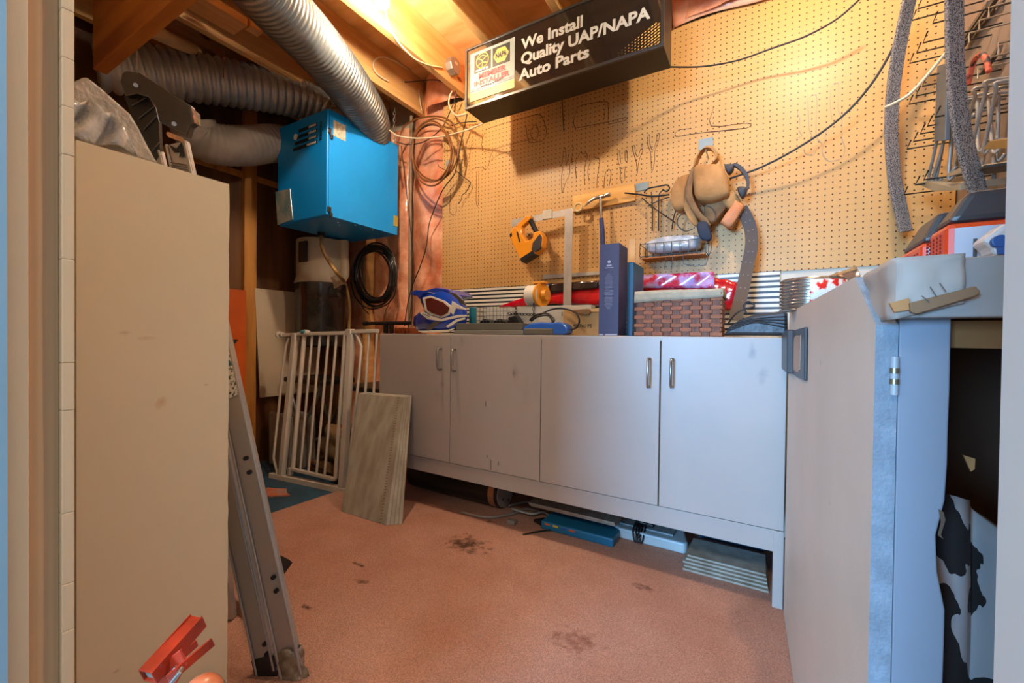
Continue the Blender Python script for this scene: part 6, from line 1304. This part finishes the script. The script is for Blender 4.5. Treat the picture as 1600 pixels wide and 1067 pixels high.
m_gal = mat('galv_rod', 'B0A89C', 0.4, metal=0.35, scale=20, var=0.2)
rods = [((1475, 170), (1450, 283)), ((1488, 172), (1456, 288)), ((1480, 190), (1462, 286)), ((1488, 190), (1482, 280)), ((1492, 175), (1484, 268)), ((1524, 150), (1512, 188)), ((1541, 140), (1517, 232)), ((1527, 160), (1529, 236)), ((1556, 142), (1536, 240)), ((1545, 160), (1552, 238)), ((1540, 232), (1532, 266)), ((1552, 232), (1554, 290)), ((1560, 150), (1558, 250)), ((1496, 205), (1490, 290))]
for i, ((x0_, y0_), (x1_, y1_)) in enumerate(rods):
    D_ = 1.42 - 0.02 * i; X_ = 0.47 + 0.007 * i; a_, b_ = aX(x0_, y0_, X_), aX(x1_, y1_, X_)
    k = a_ + Vector((0, -0.006, 0.020))
    o = MB().tube(spline([a_ + Vector((0.12 if X_ + 0.12 < 0.61 else 0.605 - X_, 0, 0.012)), k, a_, a_.lerp(b_, 0.5), b_, b_ + Vector((0.012, -0.01, 0.012))], 4), 0.0045, 8).build('bent_rod', m_gal, smooth=180)
    tag(o, NO[i].replace('topmost', 'leftmost') + ' from left of the bent metal rods bunched on the right wall hooks', 'rod', 'bent rods hanging on the right wall')
a_ = [aX(x, y, 0.46) for x, y in ((1464, 103), (1480, 98), (1476, 220), (1459, 221))]
o = MB().prism(a_, (0.012, 0, 0)).build('channel', mat('blue_grey_metal', '6C7880', 0.35, metal=0.6), bevel=0.002); tag(o, 'blue-grey metal channel hanging left of the bent rods', 'metal channel')
cable([(1382, 168, 1.75), (1396, 162, 1.75), (1420, 148, 1.75), (1445, 122, 1.75), (1465, 98, 1.74), (1482, 78, 1.72)], 0.0045, mat('cream_cable', 'E8C8A0', 0.4), 'cream_cable', 'cream cable with dark tip crossing the first speckled strip')
lp = [aX(x, y, 0.45) for x, y in ((1512, 132), (1518, 108), (1524, 92), (1534, 85), (1542, 95), (1545, 112))]
tag(MB().tube(spline(lp, 6), 0.006, 8).build('orange_loop', mat('orange_black_cord', 'D8603C', 0.7, scale=45, col2='2A1A14', ramp=(0.42, 0.52)), smooth=180), 'orange and black cord loop over a hook above the rods', 'cord')
for i, px_ in enumerate((((1431, 287), (1447, 283), (1486, 292), (1500, 286), (1500, 297), (1460, 299)), ((1535, 234), (1546, 220), (1575, 217), (1575, 232)), ((1476, 273), (1500, 262), (1504, 270), (1482, 276)))):
    ps = [aX(x, y, 0.465) for x, y in px_]
    tag(MB().prism(ps, (0.10, 0, 0)).build('bracket_plate', mat('olive_plate', 'A59C84', 0.5, metal=0.3) if i != 1 else mat('brass_plate', 'B08C4C', 0.45, metal=0.4), bevel=0.001), ['flat olive-grey plate under the bent rods, the longest one', 'brass-coloured plate sticking out beside the right jamb', 'small grey plate between the rods and the speckled strip'][i], 'plate')
cb_ = aX(1528, 267, 0.46); tag(MB().box((0.46, cb_.y - 0.03, cb_.z - 0.003), (0.60, cb_.y + 0.03, cb_.z + 0.003)).build('cross_plate', mat('dark_plate', '4A443C', 0.5)), 'small dark cross plate low on the right wall hooks', 'plate')
# speckled foam strips
m_fs = mat('speckled_foam', '8E857C', 0.9, scale=330, col2='3A3634', ramp=(0.40, 0.56), detail=1)
def strip(px, Y0, w_, label, X_=None):
    P_ = spline([aY(x, y, Y) for x, y, Y in px], 8); Ws = []
    for i in range(len(P_)): t = (P_[min(i + 1, len(P_) - 1)] - P_[max(i - 1, 0)]).normalized(); Ws.append(t.cross(cF).normalized() * w_)
    o = MB().ribbon(P_, Ws, cF * 0.006).build('foam_strip', m_fs, bevel=0.002); tag(o, label, 'foam strip', 'speckled foam strips')
strip([(1428, -25, 1.90), (1421, 0, 1.92), (1411, 45, 1.96), (1401, 100, 2.0), (1394, 160, 2.03), (1393, 220, 2.05), (1398, 280, 2.06), (1408, 330, 2.07), (1415, 362, 2.07)], 0, 0.0225, 'speckled foam strip hanging in front of the pegboard, left one')
strip([(1491, -25, 1.50), (1491, 30, 1.50), (1492, 90, 1.50), (1496, 150, 1.50), (1504, 210, 1.50), (1518, 265, 1.50), (1533, 315, 1.5)], 0, 0.0205, 'speckled foam strip hanging before the bent rods, right one')
